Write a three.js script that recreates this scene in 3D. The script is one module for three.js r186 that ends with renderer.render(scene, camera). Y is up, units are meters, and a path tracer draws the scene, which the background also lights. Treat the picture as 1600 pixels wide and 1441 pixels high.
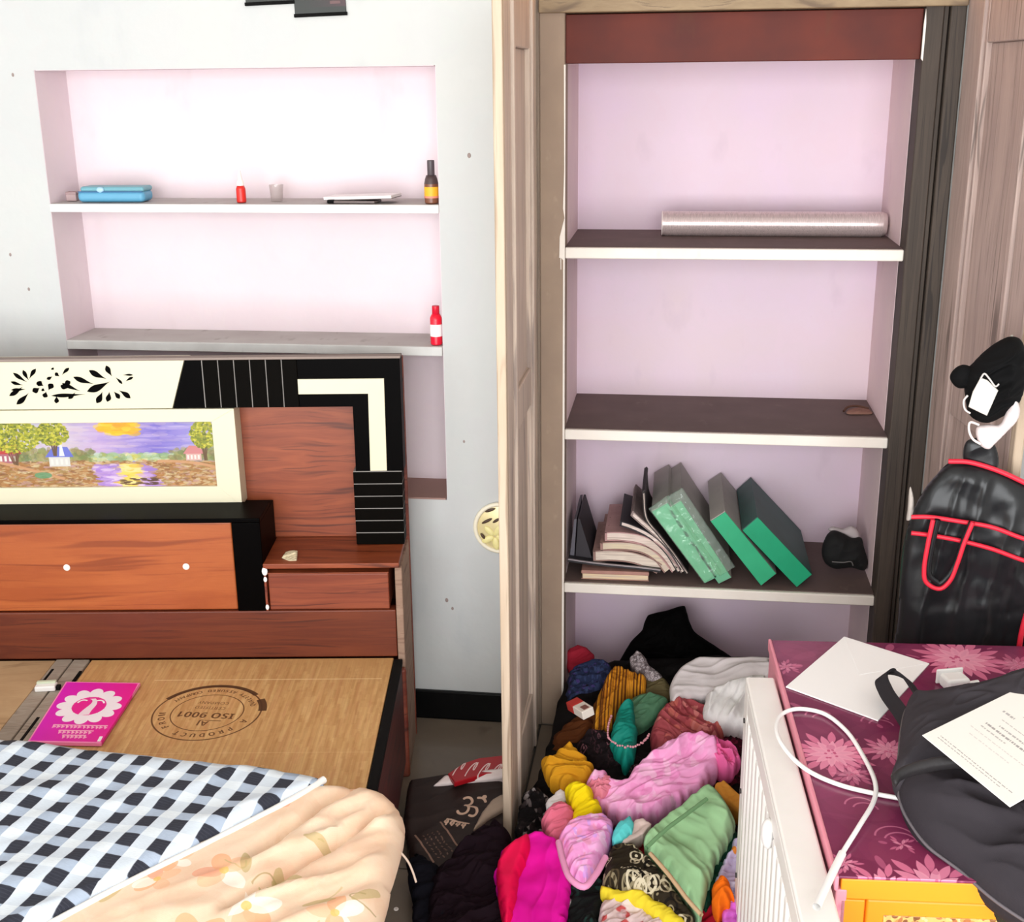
import * as THREE from 'three';
import { RoundedBoxGeometry } from 'three/addons/geometries/RoundedBoxGeometry.js';
import { ImprovedNoise } from 'three/addons/math/ImprovedNoise.js';
import { RectAreaLightUniformsLib } from 'three/addons/lights/RectAreaLightUniformsLib.js';
import { mergeGeometries, toCreasedNormals } from 'three/addons/utils/BufferGeometryUtils.js';

// ------------------------------------------------------------------ camera, light, exposure
const scene = new THREE.Scene();
const W = 1600, H = 1441, FOCAL = 1903.6;
const camera = new THREE.PerspectiveCamera(2 * Math.atan(H / 2 / FOCAL) * 180 / Math.PI, W / H, 0.05, 30);
camera.position.set(0, 1.5, 2.6436);
camera.rotation.set(-0.30213, 0.13712, -0.01059, 'YXZ');
camera.updateMatrixWorld(true);
const renderer = new THREE.WebGLRenderer({ antialias: true });
renderer.toneMapping = THREE.LinearToneMapping;
renderer.toneMappingExposure = 0.46;
renderer.shadowMap.enabled = true;
scene.background = new THREE.Color(0.965, 0.985, 1.0);     // bright overcast daylight outside the window and the added doorway
scene.backgroundIntensity = 2.5;
// area lights added to carry daylight in at the two unseen openings (their size, their place, the sky's colour)
RectAreaLightUniformsLib.init();
for (const [w, h, p, t] of [[3.13, 2.3, [-0.275, 1.12, 4.29], [-0.275, 1.12, 0]], [1.1, 1.2, [-2.48, 1.4, 3.1], [1, 1.4, 3.1]]]) {
  const d = new THREE.RectAreaLight(new THREE.Color(0.965, 0.985, 1.0), w > 2 ? 16 : 10, w, h); d.name = 'daylight'; d.position.set(...p); d.lookAt(...t); scene.add(d);
}

// ------------------------------------------------------------------ helpers
const V = (x, y, z) => new THREE.Vector3(x, y, z);
const noise = new ImprovedNoise();
const n3 = (x, y, z = 0) => noise.noise(x + 100.37, y + 57.71, z + 31.13);
const fbm = (x, y, z = 0, o = 4) => { let s = 0, a = 0.5; for (let i = 0; i < o; i++) { s += a * n3(x, y, z + i * 7.3); x *= 2.03; y *= 2.03; a *= 0.5; } return s; };
function rng(seed) { let s = seed >>> 0; return () => { s = (s + 0x6d2b79f5) | 0; let t = Math.imul(s ^ (s >>> 15), 1 | s); t = (t + Math.imul(t ^ (t >>> 7), 61 | t)) ^ t; return ((t ^ (t >>> 14)) >>> 0) / 4294967296; }; }
const clamp = (x, a = 0, b = 1) => Math.min(b, Math.max(a, x));
const sstep = (a, b, x) => { const t = clamp((x - a) / (b - a)); return t * t * (3 - 2 * t); };

// a measured spot of the photograph, placed on a surface of the room (a plane through p with normal n)
function onPlane(u, v, p, n) {
  const d = V((u - W / 2) / FOCAL, -(v - H / 2) / FOCAL, -1).applyQuaternion(camera.quaternion);
  const t = n.dot(p.clone().sub(camera.position)) / n.dot(d);
  return camera.position.clone().addScaledVector(d, t);
}
const UX = V(1, 0, 0), UY = V(0, 1, 0), UZ = V(0, 0, 1);
const atZ = (u, v, z) => onPlane(u, v, V(0, 0, z), UZ);
const atY = (u, v, y) => onPlane(u, v, V(0, y, 0), UY);

const used = new Map();
function numbered(name) { const k = used.get(name) ?? 0; used.set(name, k + 1); return k ? name + '_' + String(k).padStart(3, '0') : name; }
function shade(o) { o.castShadow = true; o.receiveShadow = true; return o; }
function tag(o, label, category, group) { o.userData.label = label; o.userData.category = category; if (group) o.userData.group = group; return o; }
function thing(name, label, category, pos = [0, 0, 0], turn = 0, group) {
  const o = new THREE.Group(); o.name = numbered(name); o.position.set(...pos); o.rotation.y = turn; scene.add(o);
  return tag(o, label, category, group);
}
function part(name, geo, mat, parent, label) {
  const m = shade(new THREE.Mesh(geo, mat)); m.name = name; parent.add(m);
  if (label) m.userData.label = label;
  return m;
}
function single(name, geo, mat, label, category, group) {
  const m = shade(new THREE.Mesh(geo, mat)); m.name = numbered(name); scene.add(m); return tag(m, label, category, group);
}
function struct(name, geo, mat, parent) {
  const m = shade(new THREE.Mesh(geo, mat)); m.name = name; (parent ?? scene).add(m); if (!parent) m.userData.kind = 'structure'; return m;
}
// uv in metres from the dominant axis of each face
function boxUV(g) {
  const p = g.attributes.position, n = g.attributes.normal, uv = new Float32Array(p.count * 2);
  for (let i = 0; i < p.count; i++) {
    const ax = Math.abs(n.getX(i)), ay = Math.abs(n.getY(i)), az = Math.abs(n.getZ(i));
    if (az >= ax && az >= ay) { uv[2 * i] = p.getX(i); uv[2 * i + 1] = p.getY(i); }
    else if (ay >= ax) { uv[2 * i] = p.getX(i); uv[2 * i + 1] = -p.getZ(i); }
    else { uv[2 * i] = p.getZ(i); uv[2 * i + 1] = p.getY(i); }
  }
  g.setAttribute('uv', new THREE.BufferAttribute(uv, 2)); return g;
}
function bx(x0, x1, y0, y1, z0, z1, r = 0.002) {
  const w = x1 - x0, h = y1 - y0, d = z1 - z0, rr = Math.min(r, w / 2.2, h / 2.2, d / 2.2);
  const g = rr > 0 ? new RoundedBoxGeometry(w, h, d, 2, rr) : new THREE.BoxGeometry(w, h, d).toNonIndexed();
  g.translate((x0 + x1) / 2, (y0 + y1) / 2, (z0 + z1) / 2);
  return boxUV(g);
}
const clean = (g) => { const r = g.index ? g.toNonIndexed() : g; for (const k of Object.keys(r.attributes)) if (!['position', 'normal', 'uv'].includes(k)) r.deleteAttribute(k); return r; };
const merge = (list) => mergeGeometries(list.map(clean));
// polygon in the xy plane, extruded along z from z0 to z1, bevelled
function prism(pts, z0, z1, bev = 0.0015) {
  const s = new THREE.Shape(pts.map(([x, y]) => new THREE.Vector2(x, y)));
  const g = new THREE.ExtrudeGeometry(s, { depth: z1 - z0 - 2 * bev, bevelEnabled: bev > 0, bevelSize: bev, bevelOffset: -bev, bevelThickness: bev, bevelSegments: 2, steps: 1 });
  g.translate(0, 0, z0 + bev); return boxUV(g);
}
const pxPrism = (px, zf, depth, bev) => prism(px.map(([u, v]) => { const p = atZ(u, v, zf); return [p.x, p.y]; }), zf - depth, zf, bev);
// sheet lying flat: polygon of [x, z] extruded upward from y
function flat(xz, y, t, bev = 0.0004) {
  const g = prism(xz.map(([x, z]) => [x, -z]), 0, t, bev); g.rotateX(-Math.PI / 2); g.translate(0, y, 0); return boxUV(g);
}
function tube(pts, r, seg = 60, rad = 8, closed = false) {
  return new THREE.TubeGeometry(new THREE.CatmullRomCurve3(pts, closed, 'centripetal'), seg, r, rad, closed);
}
function lathe(prof, seg = 28) { return new THREE.LatheGeometry(prof.map(([r, y]) => new THREE.Vector2(r, y)), seg); }

// a soft piece of cloth: a closed cushion over a traced outline, rounded at its rim and broken up by folds
function cloth(o) {
  const n = o.n.clone().normalize(), p0 = o.p;
  const e1 = UX.clone().addScaledVector(n, -n.x).normalize(), e2 = new THREE.Vector3().crossVectors(n, e1);
  let pts = (o.px ? o.px.map(([u, v]) => onPlane(u, v, p0, n)) : o.pts).map((q) => { const d = q.clone().sub(p0); return new THREE.Vector2(d.dot(e1), d.dot(e2)); });
  if (!o.sharp) {
    const c = new THREE.CatmullRomCurve3(pts.map((q) => V(q.x, q.y, 0)), true, o.tension ? 'catmullrom' : 'centripetal', o.tension ?? 0.5);
    pts = c.getPoints(Math.max(60, pts.length * 7)).slice(0, -1).map((q) => new THREE.Vector2(q.x, q.y));
  }
  const jag = o.jag ?? 0;
  if (jag) pts = pts.map((q) => { const k = 1 + jag * fbm(q.x * 60, q.y * 60, o.seed ?? 0, 2); return new THREE.Vector2(q.x * k, q.y * k); });
  let x0 = 1e9, x1 = -1e9, y0 = 1e9, y1 = -1e9;
  for (const q of pts) { x0 = Math.min(x0, q.x); x1 = Math.max(x1, q.x); y0 = Math.min(y0, q.y); y1 = Math.max(y1, q.y); }
  const N = o.grid ?? 46, g = Math.max(x1 - x0, y1 - y0) / N, nx = Math.ceil((x1 - x0) / g) + 3, ny = Math.ceil((y1 - y0) / g) + 3;
  const rim = o.rim ?? 0.03, T = o.T ?? 0.03, B = o.B ?? T, fr = o.freq ?? 14, ang = (o.dir ?? 30) * Math.PI / 180, str = o.stretch ?? 4, seed = o.seed ?? 1;
  const grid = [], inside = [];
  for (let j = 0; j < ny; j++) for (let i = 0; i < nx; i++) {
    const x = x0 + (i - 1) * g, y = y0 + (j - 1) * g;
    let best = 1e9, bxp = x, byp = y, inn = false;
    for (let k = 0, m = pts.length - 1; k < pts.length; m = k++) {
      const a = pts[m], b = pts[k], dx = b.x - a.x, dy = b.y - a.y, t = clamp(((x - a.x) * dx + (y - a.y) * dy) / (dx * dx + dy * dy + 1e-12));
      const qx = a.x + t * dx, qy = a.y + t * dy, dd = (x - qx) ** 2 + (y - qy) ** 2;
      if (dd < best) { best = dd; bxp = qx; byp = qy; }
      if ((b.y > y) !== (a.y > y) && x < ((a.x - b.x) * (y - b.y)) / (a.y - b.y) + b.x) inn = !inn;
    }
    grid.push([x, y, Math.sqrt(best), bxp, byp]); inside.push(inn);
  }
  const crease = (o.creasePx ?? []).map(([u0, v0, u1, v1, dep, wid]) => { const [A, B] = [[u0, v0], [u1, v1]].map(([u, v]) => { const d = onPlane(u, v, p0, n).sub(p0); return [d.dot(e1), d.dot(e2)]; }), L = Math.hypot(B[0] - A[0], B[1] - A[1]); return [A[0], A[1], (B[0] - A[0]) / L, (B[1] - A[1]) / L, dep, wid, L]; });
  const pos = [], uv = [], idx = [], topId = new Map(), botId = new Map(), S = o.uv ?? 1, co = Math.cos(ang), si = Math.sin(ang);
  const put = (x, y, h) => { const q = p0.clone().addScaledVector(e1, x).addScaledVector(e2, y).addScaledVector(n, h); pos.push(q.x, q.y, q.z); uv.push((x * (o.ca ?? 1) + y * (o.sa ?? 0)) * S, (y * (o.ca ?? 1) - x * (o.sa ?? 0)) * S); return pos.length / 3 - 1; };
  const vert = (k, top) => {
    const map = top ? topId : botId, [x, y, d, bX, bY] = grid[k];
    if (!inside[k] || d < g * 0.12) { if (topId.has(k)) return topId.get(k); const id = put(inside[k] ? x : bX, inside[k] ? y : bY, o.lift ?? 0); topId.set(k, id); botId.set(k, id); return id; }
    if (map.has(k)) return map.get(k);
    const e = clamp(d / rim), prof = Math.sqrt(1 - (1 - e) ** 2);
    const wx = x + 0.03 * fbm(x * 9, y * 9, seed + 5, 2), wy = y + 0.03 * fbm(x * 9, y * 9, seed + 9, 2), a = (wx * co + wy * si), b = (-wx * si + wy * co);
    const rg = (q) => { const w = 1 - Math.min(1, 2.4 * Math.abs(q)); return w * w * 1.5 - 0.35; };
    const r1 = rg(n3(a * fr / str, b * fr, seed)), r2 = rg(n3(a * fr * 2.1 / str + 3, b * fr * 2.3, seed + 4)), r3 = fbm(x * 22, y * 22, seed + 2, 2), lump = o.lump ? o.lump * e * fbm(x * 8 + seed, y * 8, seed * 1.7, 2) : 0, fine = o.fine ? o.fine * e * rg(n3(a * fr * 3.1 / 2.2, b * fr * 4.3 + 7, seed + 11)) : 0;
    const amp = (o.amp ?? 0.012) * (o.soft ? o.soft(x, y) : 1);
    let h = top ? T * prof + amp * e * (0.62 * r1 + 0.3 * r2 + 0.5 * r3) + lump + fine + (o.shape ? o.shape(x, y, e) : 0) : -B * prof;
    if (top) for (const c of crease) { const t = (x - c[0]) * c[3] - (y - c[1]) * c[2] + 0.006 * n3(x * 20, y * 20, seed), q = (x - c[0]) * c[2] + (y - c[1]) * c[3]; h -= c[4] * Math.exp(-((t / c[5]) ** 2)) * e * sstep(-0.04, 0.03, q) * sstep(c[6] + 0.04, c[6] - 0.03, q); }
    const id = put(x, y, (o.lift ?? 0) + h); map.set(k, id); return id;
  };
  for (let j = 0; j < ny - 1; j++) for (let i = 0; i < nx - 1; i++) {
    const c = [j * nx + i, j * nx + i + 1, (j + 1) * nx + i + 1, (j + 1) * nx + i];
    if (!c.some((k) => inside[k])) continue;
    const t = c.map((k) => vert(k, true)), b = c.map((k) => vert(k, false));
    idx.push(t[0], t[1], t[2], t[0], t[2], t[3], b[0], b[2], b[1], b[0], b[3], b[2]);
  }
  const geo = new THREE.BufferGeometry();
  geo.setAttribute('position', new THREE.Float32BufferAttribute(pos, 3)); geo.setAttribute('uv', new THREE.Float32BufferAttribute(uv, 2)); geo.setIndex(idx);
  const keep = []; for (let i = 0; i < idx.length; i += 3) { const [a, b, c] = [idx[i], idx[i + 1], idx[i + 2]]; if (a !== b && b !== c && a !== c) keep.push(a, b, c); }
  geo.setIndex(keep); geo.computeVertexNormals(); return geo;
}

// ------------------------------------------------------------------ textures
const hex = (h) => { const c = parseInt(h.slice(1), 16); return [c >> 16, (c >> 8) & 255, c & 255]; };
function dataTex(w, h, fn, srgb = true, sx = 1, sy = 1) {     // sx, sy: metres that one tile covers
  const d = new Uint8Array(w * h * 4);
  for (let y = 0; y < h; y++) for (let x = 0; x < w; x++) { const c = fn(x / w, y / h), o = (y * w + x) * 4; d[o] = clamp(c[0], 0, 255); d[o + 1] = clamp(c[1], 0, 255); d[o + 2] = clamp(c[2], 0, 255); d[o + 3] = 255; }
  const t = new THREE.DataTexture(d, w, h); t.wrapS = t.wrapT = THREE.MirroredRepeatWrapping; t.magFilter = THREE.LinearFilter; t.minFilter = THREE.LinearMipmapLinearFilter; t.generateMipmaps = true;
  if (srgb) t.colorSpace = THREE.SRGBColorSpace;
  t.repeat.set(1 / sx, 1 / sy); t.needsUpdate = true; return t;
}
function canvasTex(w, h, draw) {
  const c = document.createElement('canvas'); c.width = w; c.height = h; const x = c.getContext('2d'); draw(x, w, h);
  const t = new THREE.CanvasTexture(c); t.colorSpace = THREE.SRGBColorSpace; t.magFilter = THREE.LinearFilter; t.wrapS = t.wrapT = THREE.RepeatWrapping; return t;
}
const mix = (a, b, t) => a.map((v, i) => v + (b[i] - v) * t);
const std = (o) => new THREE.MeshStandardMaterial({ roughness: 0.8, ...o });
const plain = (c, r = 0.8, o = {}) => std({ color: c, roughness: r, ...o });
function wood(a, b, c, seed, sx = 0.9, sy = 0.9, stretch = 9) {
  const A = hex(a), B = hex(b), C = hex(c);
  return dataTex(384, 384, (x, y) => {
    const w = fbm(x * 2.4, y * 5, seed, 3) * 0.9, g = fbm(x * 4, y * 4 * stretch + w * 5, seed + 3, 4), f = fbm(x * 30, y * 190, seed + 6, 2), k = clamp(0.5 + g * 1.3 + f * 0.35);
    let col = mix(A, B, k); const dark = sstep(0.14, 0.36, fbm(x * 3 + 9, y * 26 + w * 4, seed + 8, 3)), vein = sstep(0.2, 0.34, fbm(x * 5 + 2, y * 70 + w * 6, seed + 12, 3)); return mix(mix(col, C, dark * 0.85), C, vein * 0.55);
  }, true, sx, sy);
}
function paint(a, b, stain, seed, sx = 1.2, amount = 0.5) {
  const A = hex(a), B = hex(b), S = hex(stain);
  return dataTex(384, 384, (x, y) => {
    const k = clamp(0.5 + 1.1 * fbm(x * 4, y * 4, seed, 4)), s = sstep(0.22, 0.5, fbm(x * 11, y * 5, seed + 5, 4)), sp = sstep(0.46, 0.56, fbm(x * 70, y * 70, seed + 9, 2));
    return mix(mix(mix(A, B, k), S, s * amount), S, sp * amount);
  }, true, sx, sx);
}
const bumpFine = dataTex(256, 256, (x, y) => { const v = 128 + 130 * fbm(x * 14, y * 14, 2, 4); return [v, v, v]; }, false, 0.5, 0.5);
const weave = dataTex(128, 128, (x, y) => { const v = 128 + 60 * Math.sin(x * Math.PI * 64) * Math.sin(y * Math.PI * 64) + 60 * fbm(x * 12, y * 12, 4, 3); return [v, v, v]; }, false, 0.06, 0.06);

const M = {
  wall: std({ map: paint('#cdcecb', '#c6c8c8', '#b4b8ba', 11, 1.6, 0.35), bumpMap: bumpFine, bumpScale: 0.0015, roughness: 0.75 }),
  roomWall: std({ map: paint('#efefed', '#e9e9e7', '#dcdcda', 12, 1.6, 0.35), roughness: 0.85 }),
  nichePink: std({ map: paint('#e9dade', '#e4d3d8', '#d6c4c8', 13, 0.9, 0.3), bumpMap: bumpFine, bumpScale: 0.001, roughness: 0.7 }),
  lilac: std({ map: paint('#e9d2e4', '#e6d0d8', '#d8c2d0', 14, 0.8, 0.4), bumpMap: bumpFine, bumpScale: 0.001, roughness: 0.7 }),
  rose: std({ map: paint('#ebd5d3', '#e4cbcf', '#cdb2b0', 15, 0.6, 0.4), roughness: 0.7 }),
  floorTile: std({ map: paint('#857768', '#766a5e', '#655a50', 16, 0.7, 0.5), roughness: 0.25 }),
  grout: plain('#3d3833', 0.9),
  ceiling: plain('#cdc9c4', 0.9),
  skirt: new THREE.MeshPhysicalMaterial({ map: paint('#0c0c0d', '#121212', '#2a2c2c', 17, 0.4, 0.3), roughness: 0.35, specularIntensity: 0.3 }),
  cream: plain('#dbd4b8', 0.45), creamPaint: std({ map: paint('#f2ece2', '#eadfd4', '#d2c4b8', 18, 0.4, 0.4), roughness: 0.6 }),
  greyShelf: std({ map: paint('#b3aba8', '#c3bfbb', '#8d8480', 19, 0.4, 0.5), roughness: 0.8 }),
  darkShelf: std({ map: paint('#6d5a56', '#62504b', '#82716b', 20, 0.35, 0.5), roughness: 0.75 }),
  maroon: std({ map: paint('#6c2612', '#501a12', '#5a2e18', 21, 0.5, 0.6), roughness: 0.7 }),
  frameWood: std({ map: wood('#8b7a6a', '#75665a', '#54463c', 22, 1.2, 0.12, 3), roughness: 0.7 }),
  leafWood: std({ map: wood('#d6c3b2', '#bfac9d', '#93827a', 23, 1.4, 0.3, 5), roughness: 0.65 }),
  leafEdge: std({ map: wood('#cdbaa4', '#bda78f', '#957f6a', 24, 1.4, 0.3, 5), roughness: 0.7 }),
  jambShaded: std({ map: wood('#4a3f36', '#3a312a', '#28211c', 25, 1.2, 0.12, 3), roughness: 0.7 }),  // right jamb only: its shade is put into a darker wood colour
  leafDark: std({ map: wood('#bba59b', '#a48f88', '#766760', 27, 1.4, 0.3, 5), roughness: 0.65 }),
  railWood: std({ map: wood('#a08a6c', '#8d775c', '#6d5a48', 26, 0.4, 0.4, 6), roughness: 0.7 }),
  orange: plain('#f2961f', 0.4),
  bedWood: std({ map: wood('#713319', '#5c2412', '#3c150c', 31, 1.3, 0.35, 6), roughness: 0.45 }),
  bedWoodMid: std({ map: wood('#994c2a', '#7d371c', '#562311', 32, 0.9, 0.35, 6), roughness: 0.45 }),
  bedWoodDark: std({ map: wood('#8f4630', '#74331f', '#532218', 33, 0.8, 0.5, 5), roughness: 0.45 }),
  bedPost: std({ map: wood('#8e4a35', '#6b2c20', '#43190f', 34, 0.5, 0.5, 4), roughness: 0.5 }),
  dustWood: std({ map: wood('#a08370', '#8f7260', '#75584a', 35, 0.5, 0.4, 4), roughness: 0.85 }),
  laminate: std({ map: wood('#b05f30', '#9c4c24', '#853e1d', 36, 1.6, 0.4, 1.2), bumpMap: weave, bumpScale: 0.0003, roughness: 0.38 }),
  black: new THREE.MeshPhysicalMaterial({ color: '#030202', roughness: 0.45, specularIntensity: 0.06 }), blackMatt: new THREE.MeshPhysicalMaterial({ color: '#0a0909', roughness: 0.8, specularIntensity: 0.3 }), grooveGrey: plain('#8a8580', 0.7), blackSlat: new THREE.MeshPhysicalMaterial({ color: '#070503', roughness: 0.5, specularIntensity: 0.06 }),
  white: plain('#f6f4f1', 0.4), paper: plain('#fbf9f7', 0.85), steel: plain('#b8b4aa', 0.3, { metalness: 0.7 }),
  greyStrip: std({ map: wood('#a79c8e', '#948779', '#7c6f63', 37, 0.3, 0.3, 5), roughness: 0.7 }),
  pinkEdge: plain('#e58fa0', 0.4),
  redPiping: plain('#e0243c', 0.45),
};
for (const k of ['frameWood', 'leafWood', 'leafEdge', 'jambShaded', 'leafDark']) { M[k].map.rotation = Math.PI / 2; }

// ------------------------------------------------------------------ the room
const RX0 = -2.5, RX1 = 1.5, RZ1 = 4.3, RH = 2.75;
const CX0 = -0.298, CX1 = 0.545, CTOP = 2.25;          // cupboard opening in the back wall
{
  const s = new THREE.Shape([[RX0, 0], [RX1, 0], [RX1, RH], [RX0, RH]].map(([x, y]) => new THREE.Vector2(x, y)));
  s.holes.push(new THREE.Path([[-1.416, 0.568], [-0.518, 0.568], [-0.518, 1.534], [-1.416, 1.534]].map(([x, y]) => new THREE.Vector2(x, y))));
  s.holes.push(new THREE.Path([[CX0, 0.001], [CX1, 0.001], [CX1, CTOP], [CX0, CTOP]].map(([x, y]) => new THREE.Vector2(x, y))));
  const g = new THREE.ExtrudeGeometry(s, { depth: 0.44, bevelEnabled: false }); g.translate(0, 0, -0.44); boxUV(g);
  const wall = struct('wall_back', g, M.wall);
  // the shallow recess in the wall above the bed
  part('recess_back', bx(-1.416, -0.518, 0.568, 1.534, -0.43, -0.145, 0), M.nichePink, wall);
  part('recess_side', bx(-1.4165, -1.415, 0.568, 1.534, -0.146, -0.001, 0), M.nichePink, wall);
  part('recess_side', bx(-0.519, -0.5175, 0.568, 1.534, -0.146, -0.001, 0), M.nichePink, wall);
  part('recess_top', bx(-1.412, -0.522, 1.533, 1.5345, -0.146, -0.001, 0), M.nichePink, wall);
  part('recess_sill', bx(-1.412, -0.522, 0.566, 0.572, -0.146, -0.0005, 0), plain('#a5837a', 0.8), wall);
  struct('baseboard_back', bx(RX0, CX0 - 0.001, 0, 0.074, 0, 0.012, 0.003), M.skirt);
  const r = struct('baseboard_right', bx(CX1 + 0.02, RX1, 0, 0.074, 0, 0.012, 0.003), M.skirt);
}
const shelfA = thing('wall_shelf', 'upper white plastered shelf in the shallow wall recess above the bed', 'shelf', [0, 0, 0], 0);
part('slab', bx(-1.4148, -0.5192, 1.229, 1.246, -0.144, -0.002, 0.001), M.greyShelf, shelfA);
part('front_edge', bx(-1.4148, -0.5192, 1.2275, 1.2455, -0.002, 0.004, 0.002), M.white, shelfA);
const shelfB = thing('wall_shelf', 'lower grey dusty shelf in the wall recess just above the headboard', 'shelf');
part('slab', bx(-1.4148, -0.5192, 0.912, 0.9325, -0.144, -0.002, 0.001), M.greyShelf, shelfB);
part('front_edge', bx(-1.414, -0.52, 0.911, 0.932, -0.002, 0.004, 0.002), std({ map: paint('#d9d9d6', '#c6c5c2', '#8f8d8a', 41, 0.3, 0.6), roughness: 0.8 }), shelfB);

// floor of dark grey-brown tiles
{
  const fl = struct('floor', bx(RX0, RX1, -0.1, -0.004, -0.44, RZ1, 0), M.grout);
  const tg = bx(-0.298, 0.298, -0.004, 0, -0.298, 0.298, 0.0015);
  for (let i = 0; i < 7; i++) for (let j = 0; j < 7; j++) { const t = part('tile', tg, M.floorTile, fl); t.position.set(RX1 - 0.3 - i * 0.6, 0, 0.31 + j * 0.6); }
  for (let i = 0; i < 2; i++) { const t = part('tile', bx(-0.298, 0.298, -0.004, 0, -0.438, -0.002, 0.0015), M.floorTile, fl); t.position.set(RX1 - 1.0 - i * 0.6, 0, 0.008); }
}
struct('ceiling', bx(RX0, RX1, RH, RH + 0.12, -0.44, RZ1, 0), M.ceiling);
struct('wall_right', bx(RX1, RX1 + 0.15, 0, RH, -0.44, RZ1, 0), M.roomWall);
{ // left wall with a window, front wall with a wide doorway added for its light, both unseen
  const hole = (x0, x1, y0, y1) => new THREE.Path([[x0, y0], [x1, y0], [x1, y1], [x0, y1]].map(([x, y]) => new THREE.Vector2(x, y)));
  const rect = (x0, x1) => new THREE.Shape([[x0, 0], [x1, 0], [x1, RH], [x0, RH]].map(([x, y]) => new THREE.Vector2(x, y)));
  const l = rect(-RZ1, 0.44); l.holes.push(hole(-3.7, -2.5, 0.75, 2.05));
  const lg = new THREE.ExtrudeGeometry(l, { depth: 0.15, bevelEnabled: false }); lg.rotateY(Math.PI / 2); lg.translate(RX0 - 0.15, 0, 0);
  struct('wall_left', boxUV(lg), M.roomWall);
  const f = rect(RX0 - 0.15, RX1 + 0.15); f.holes.push(hole(-1.9, 1.35, 0.02, 2.3));
  const fg = new THREE.ExtrudeGeometry(f, { depth: 0.15, bevelEnabled: false }); fg.translate(0, 0, RZ1);
  struct('wall_front', boxUV(fg), M.roomWall);
  const frame = plain('#d8d4cc', 0.6);
  const w1 = struct('window_1', merge([bx(RX0 - 0.12, RX0 - 0.06, 0.75, 0.8, 2.5, 3.7), bx(RX0 - 0.12, RX0 - 0.06, 2.0, 2.05, 2.5, 3.7), bx(RX0 - 0.12, RX0 - 0.06, 0.8, 2.0, 2.5, 2.55), bx(RX0 - 0.12, RX0 - 0.06, 0.8, 2.0, 3.65, 3.7), bx(RX0 - 0.12, RX0 - 0.06, 0.8, 2.0, 3.08, 3.12)]), frame);
  const fb = (x0, x1, y0, y1) => bx(x0, x1, y0, y1, RZ1 + 0.05, RZ1 + 0.11);
  struct('door_1', merge([fb(-1.9, 1.35, 2.25, 2.3), fb(-1.9, -1.84, 0.02, 2.25), fb(1.29, 1.35, 0.02, 2.25), fb(-0.3, -0.24, 0.02, 2.25)]), frame);
}
// ------------------------------------------------------------------ cupboard built into the wall
const cup = thing('built_in_cupboard', 'tall open built-in cupboard with pink shelves and weathered grey-brown wooden doors', 'cupboard');
part('back_panel', bx(-0.29, 0.54, 0.002, 1.63, -0.425, -0.335, 0), M.lilac, cup);
part('side_lining', bx(-0.2975, -0.2445, 0.002, 1.63, -0.336, -0.062, 0), M.rose, cup);
part('side_lining', bx(0.466, 0.5445, 0.002, 1.63, -0.336, -0.062, 0), M.rose, cup);
part('ceiling_board', bx(-0.297, 0.544, 1.605, 1.64, -0.336, -0.055, 0), M.rose, cup);
part('lintel_board', bx(-0.2445, 0.4665, 1.534, 1.63, -0.05, -0.008, 0.002), M.maroon, cup, 'maroon painted lintel above the top shelf');
{
  const j1 = part('side_jamb', bx(-0.2975, -0.2445, 0.002, 1.66, -0.062, 0.012, 0.003), std({ map: paint('#a08a76', '#947f6e', '#b9a48c', 42, 0.3, 0.5), roughness: 0.75 }), cup);
  part('plaster_line', prism([[-0.2485, 0.02], [-0.2435, 0.02], [-0.243, 0.7], [-0.2435, 1.1], [-0.243, 1.3], [-0.243, 1.532], [-0.2465, 1.532], [-0.2455, 1.32], [-0.2475, 1.24], [-0.2445, 1.22], [-0.2545, 1.18], [-0.2555, 1.135], [-0.253, 1.135], [-0.2525, 1.11], [-0.251, 1.11], [-0.251, 1.135], [-0.247, 1.13], [-0.2475, 0.7]], 0.006, 0.0135, 0.0005), M.creamPaint, j1);
  const j2 = part('side_jamb', bx(0.4665, 0.502, 0.002, 1.66, -0.062, 0.012, 0.003), M.jambShaded, cup);
  part('jamb_moulding', bx(0.503, 0.512, 0.002, 1.66, -0.05, 0.004, 0.002), M.jambShaded, j2);
  part('jamb_moulding', bx(0.514, 0.5445, 0.002, 1.66, -0.05, 0.014, 0.004), M.jambShaded, j2);
  part('plaster_line', prism([[0.4645, 1.535], [0.4685, 1.53], [0.469, 1.6], [0.4665, 1.628], [0.4645, 1.6]], 0.008, 0.0135, 0.0005), M.creamPaint, j2);
}
part('top_rail', bx(-0.2975, 0.5445, 1.632, 1.662, -0.06, 0.024, 0.003), M.railWood, cup);
part('upper_panel', bx(-0.29, 0.54, 1.664, 2.24, -0.03, 0.0, 0.004), M.orange, cup, 'bright orange upper panel');
const shelfY = [1.1565, 0.747, 0.371];
for (const y of shelfY) {
  const s = part('shelf', bx(-0.2445, 0.4665, y - 0.022, y, -0.336, -0.014, 0.001), M.darkShelf, cup);
  part('shelf_edge', bx(-0.2445, 0.4665, y - 0.025, y - 0.001, -0.014, -0.002, 0.003), M.creamPaint, s);
}
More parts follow.
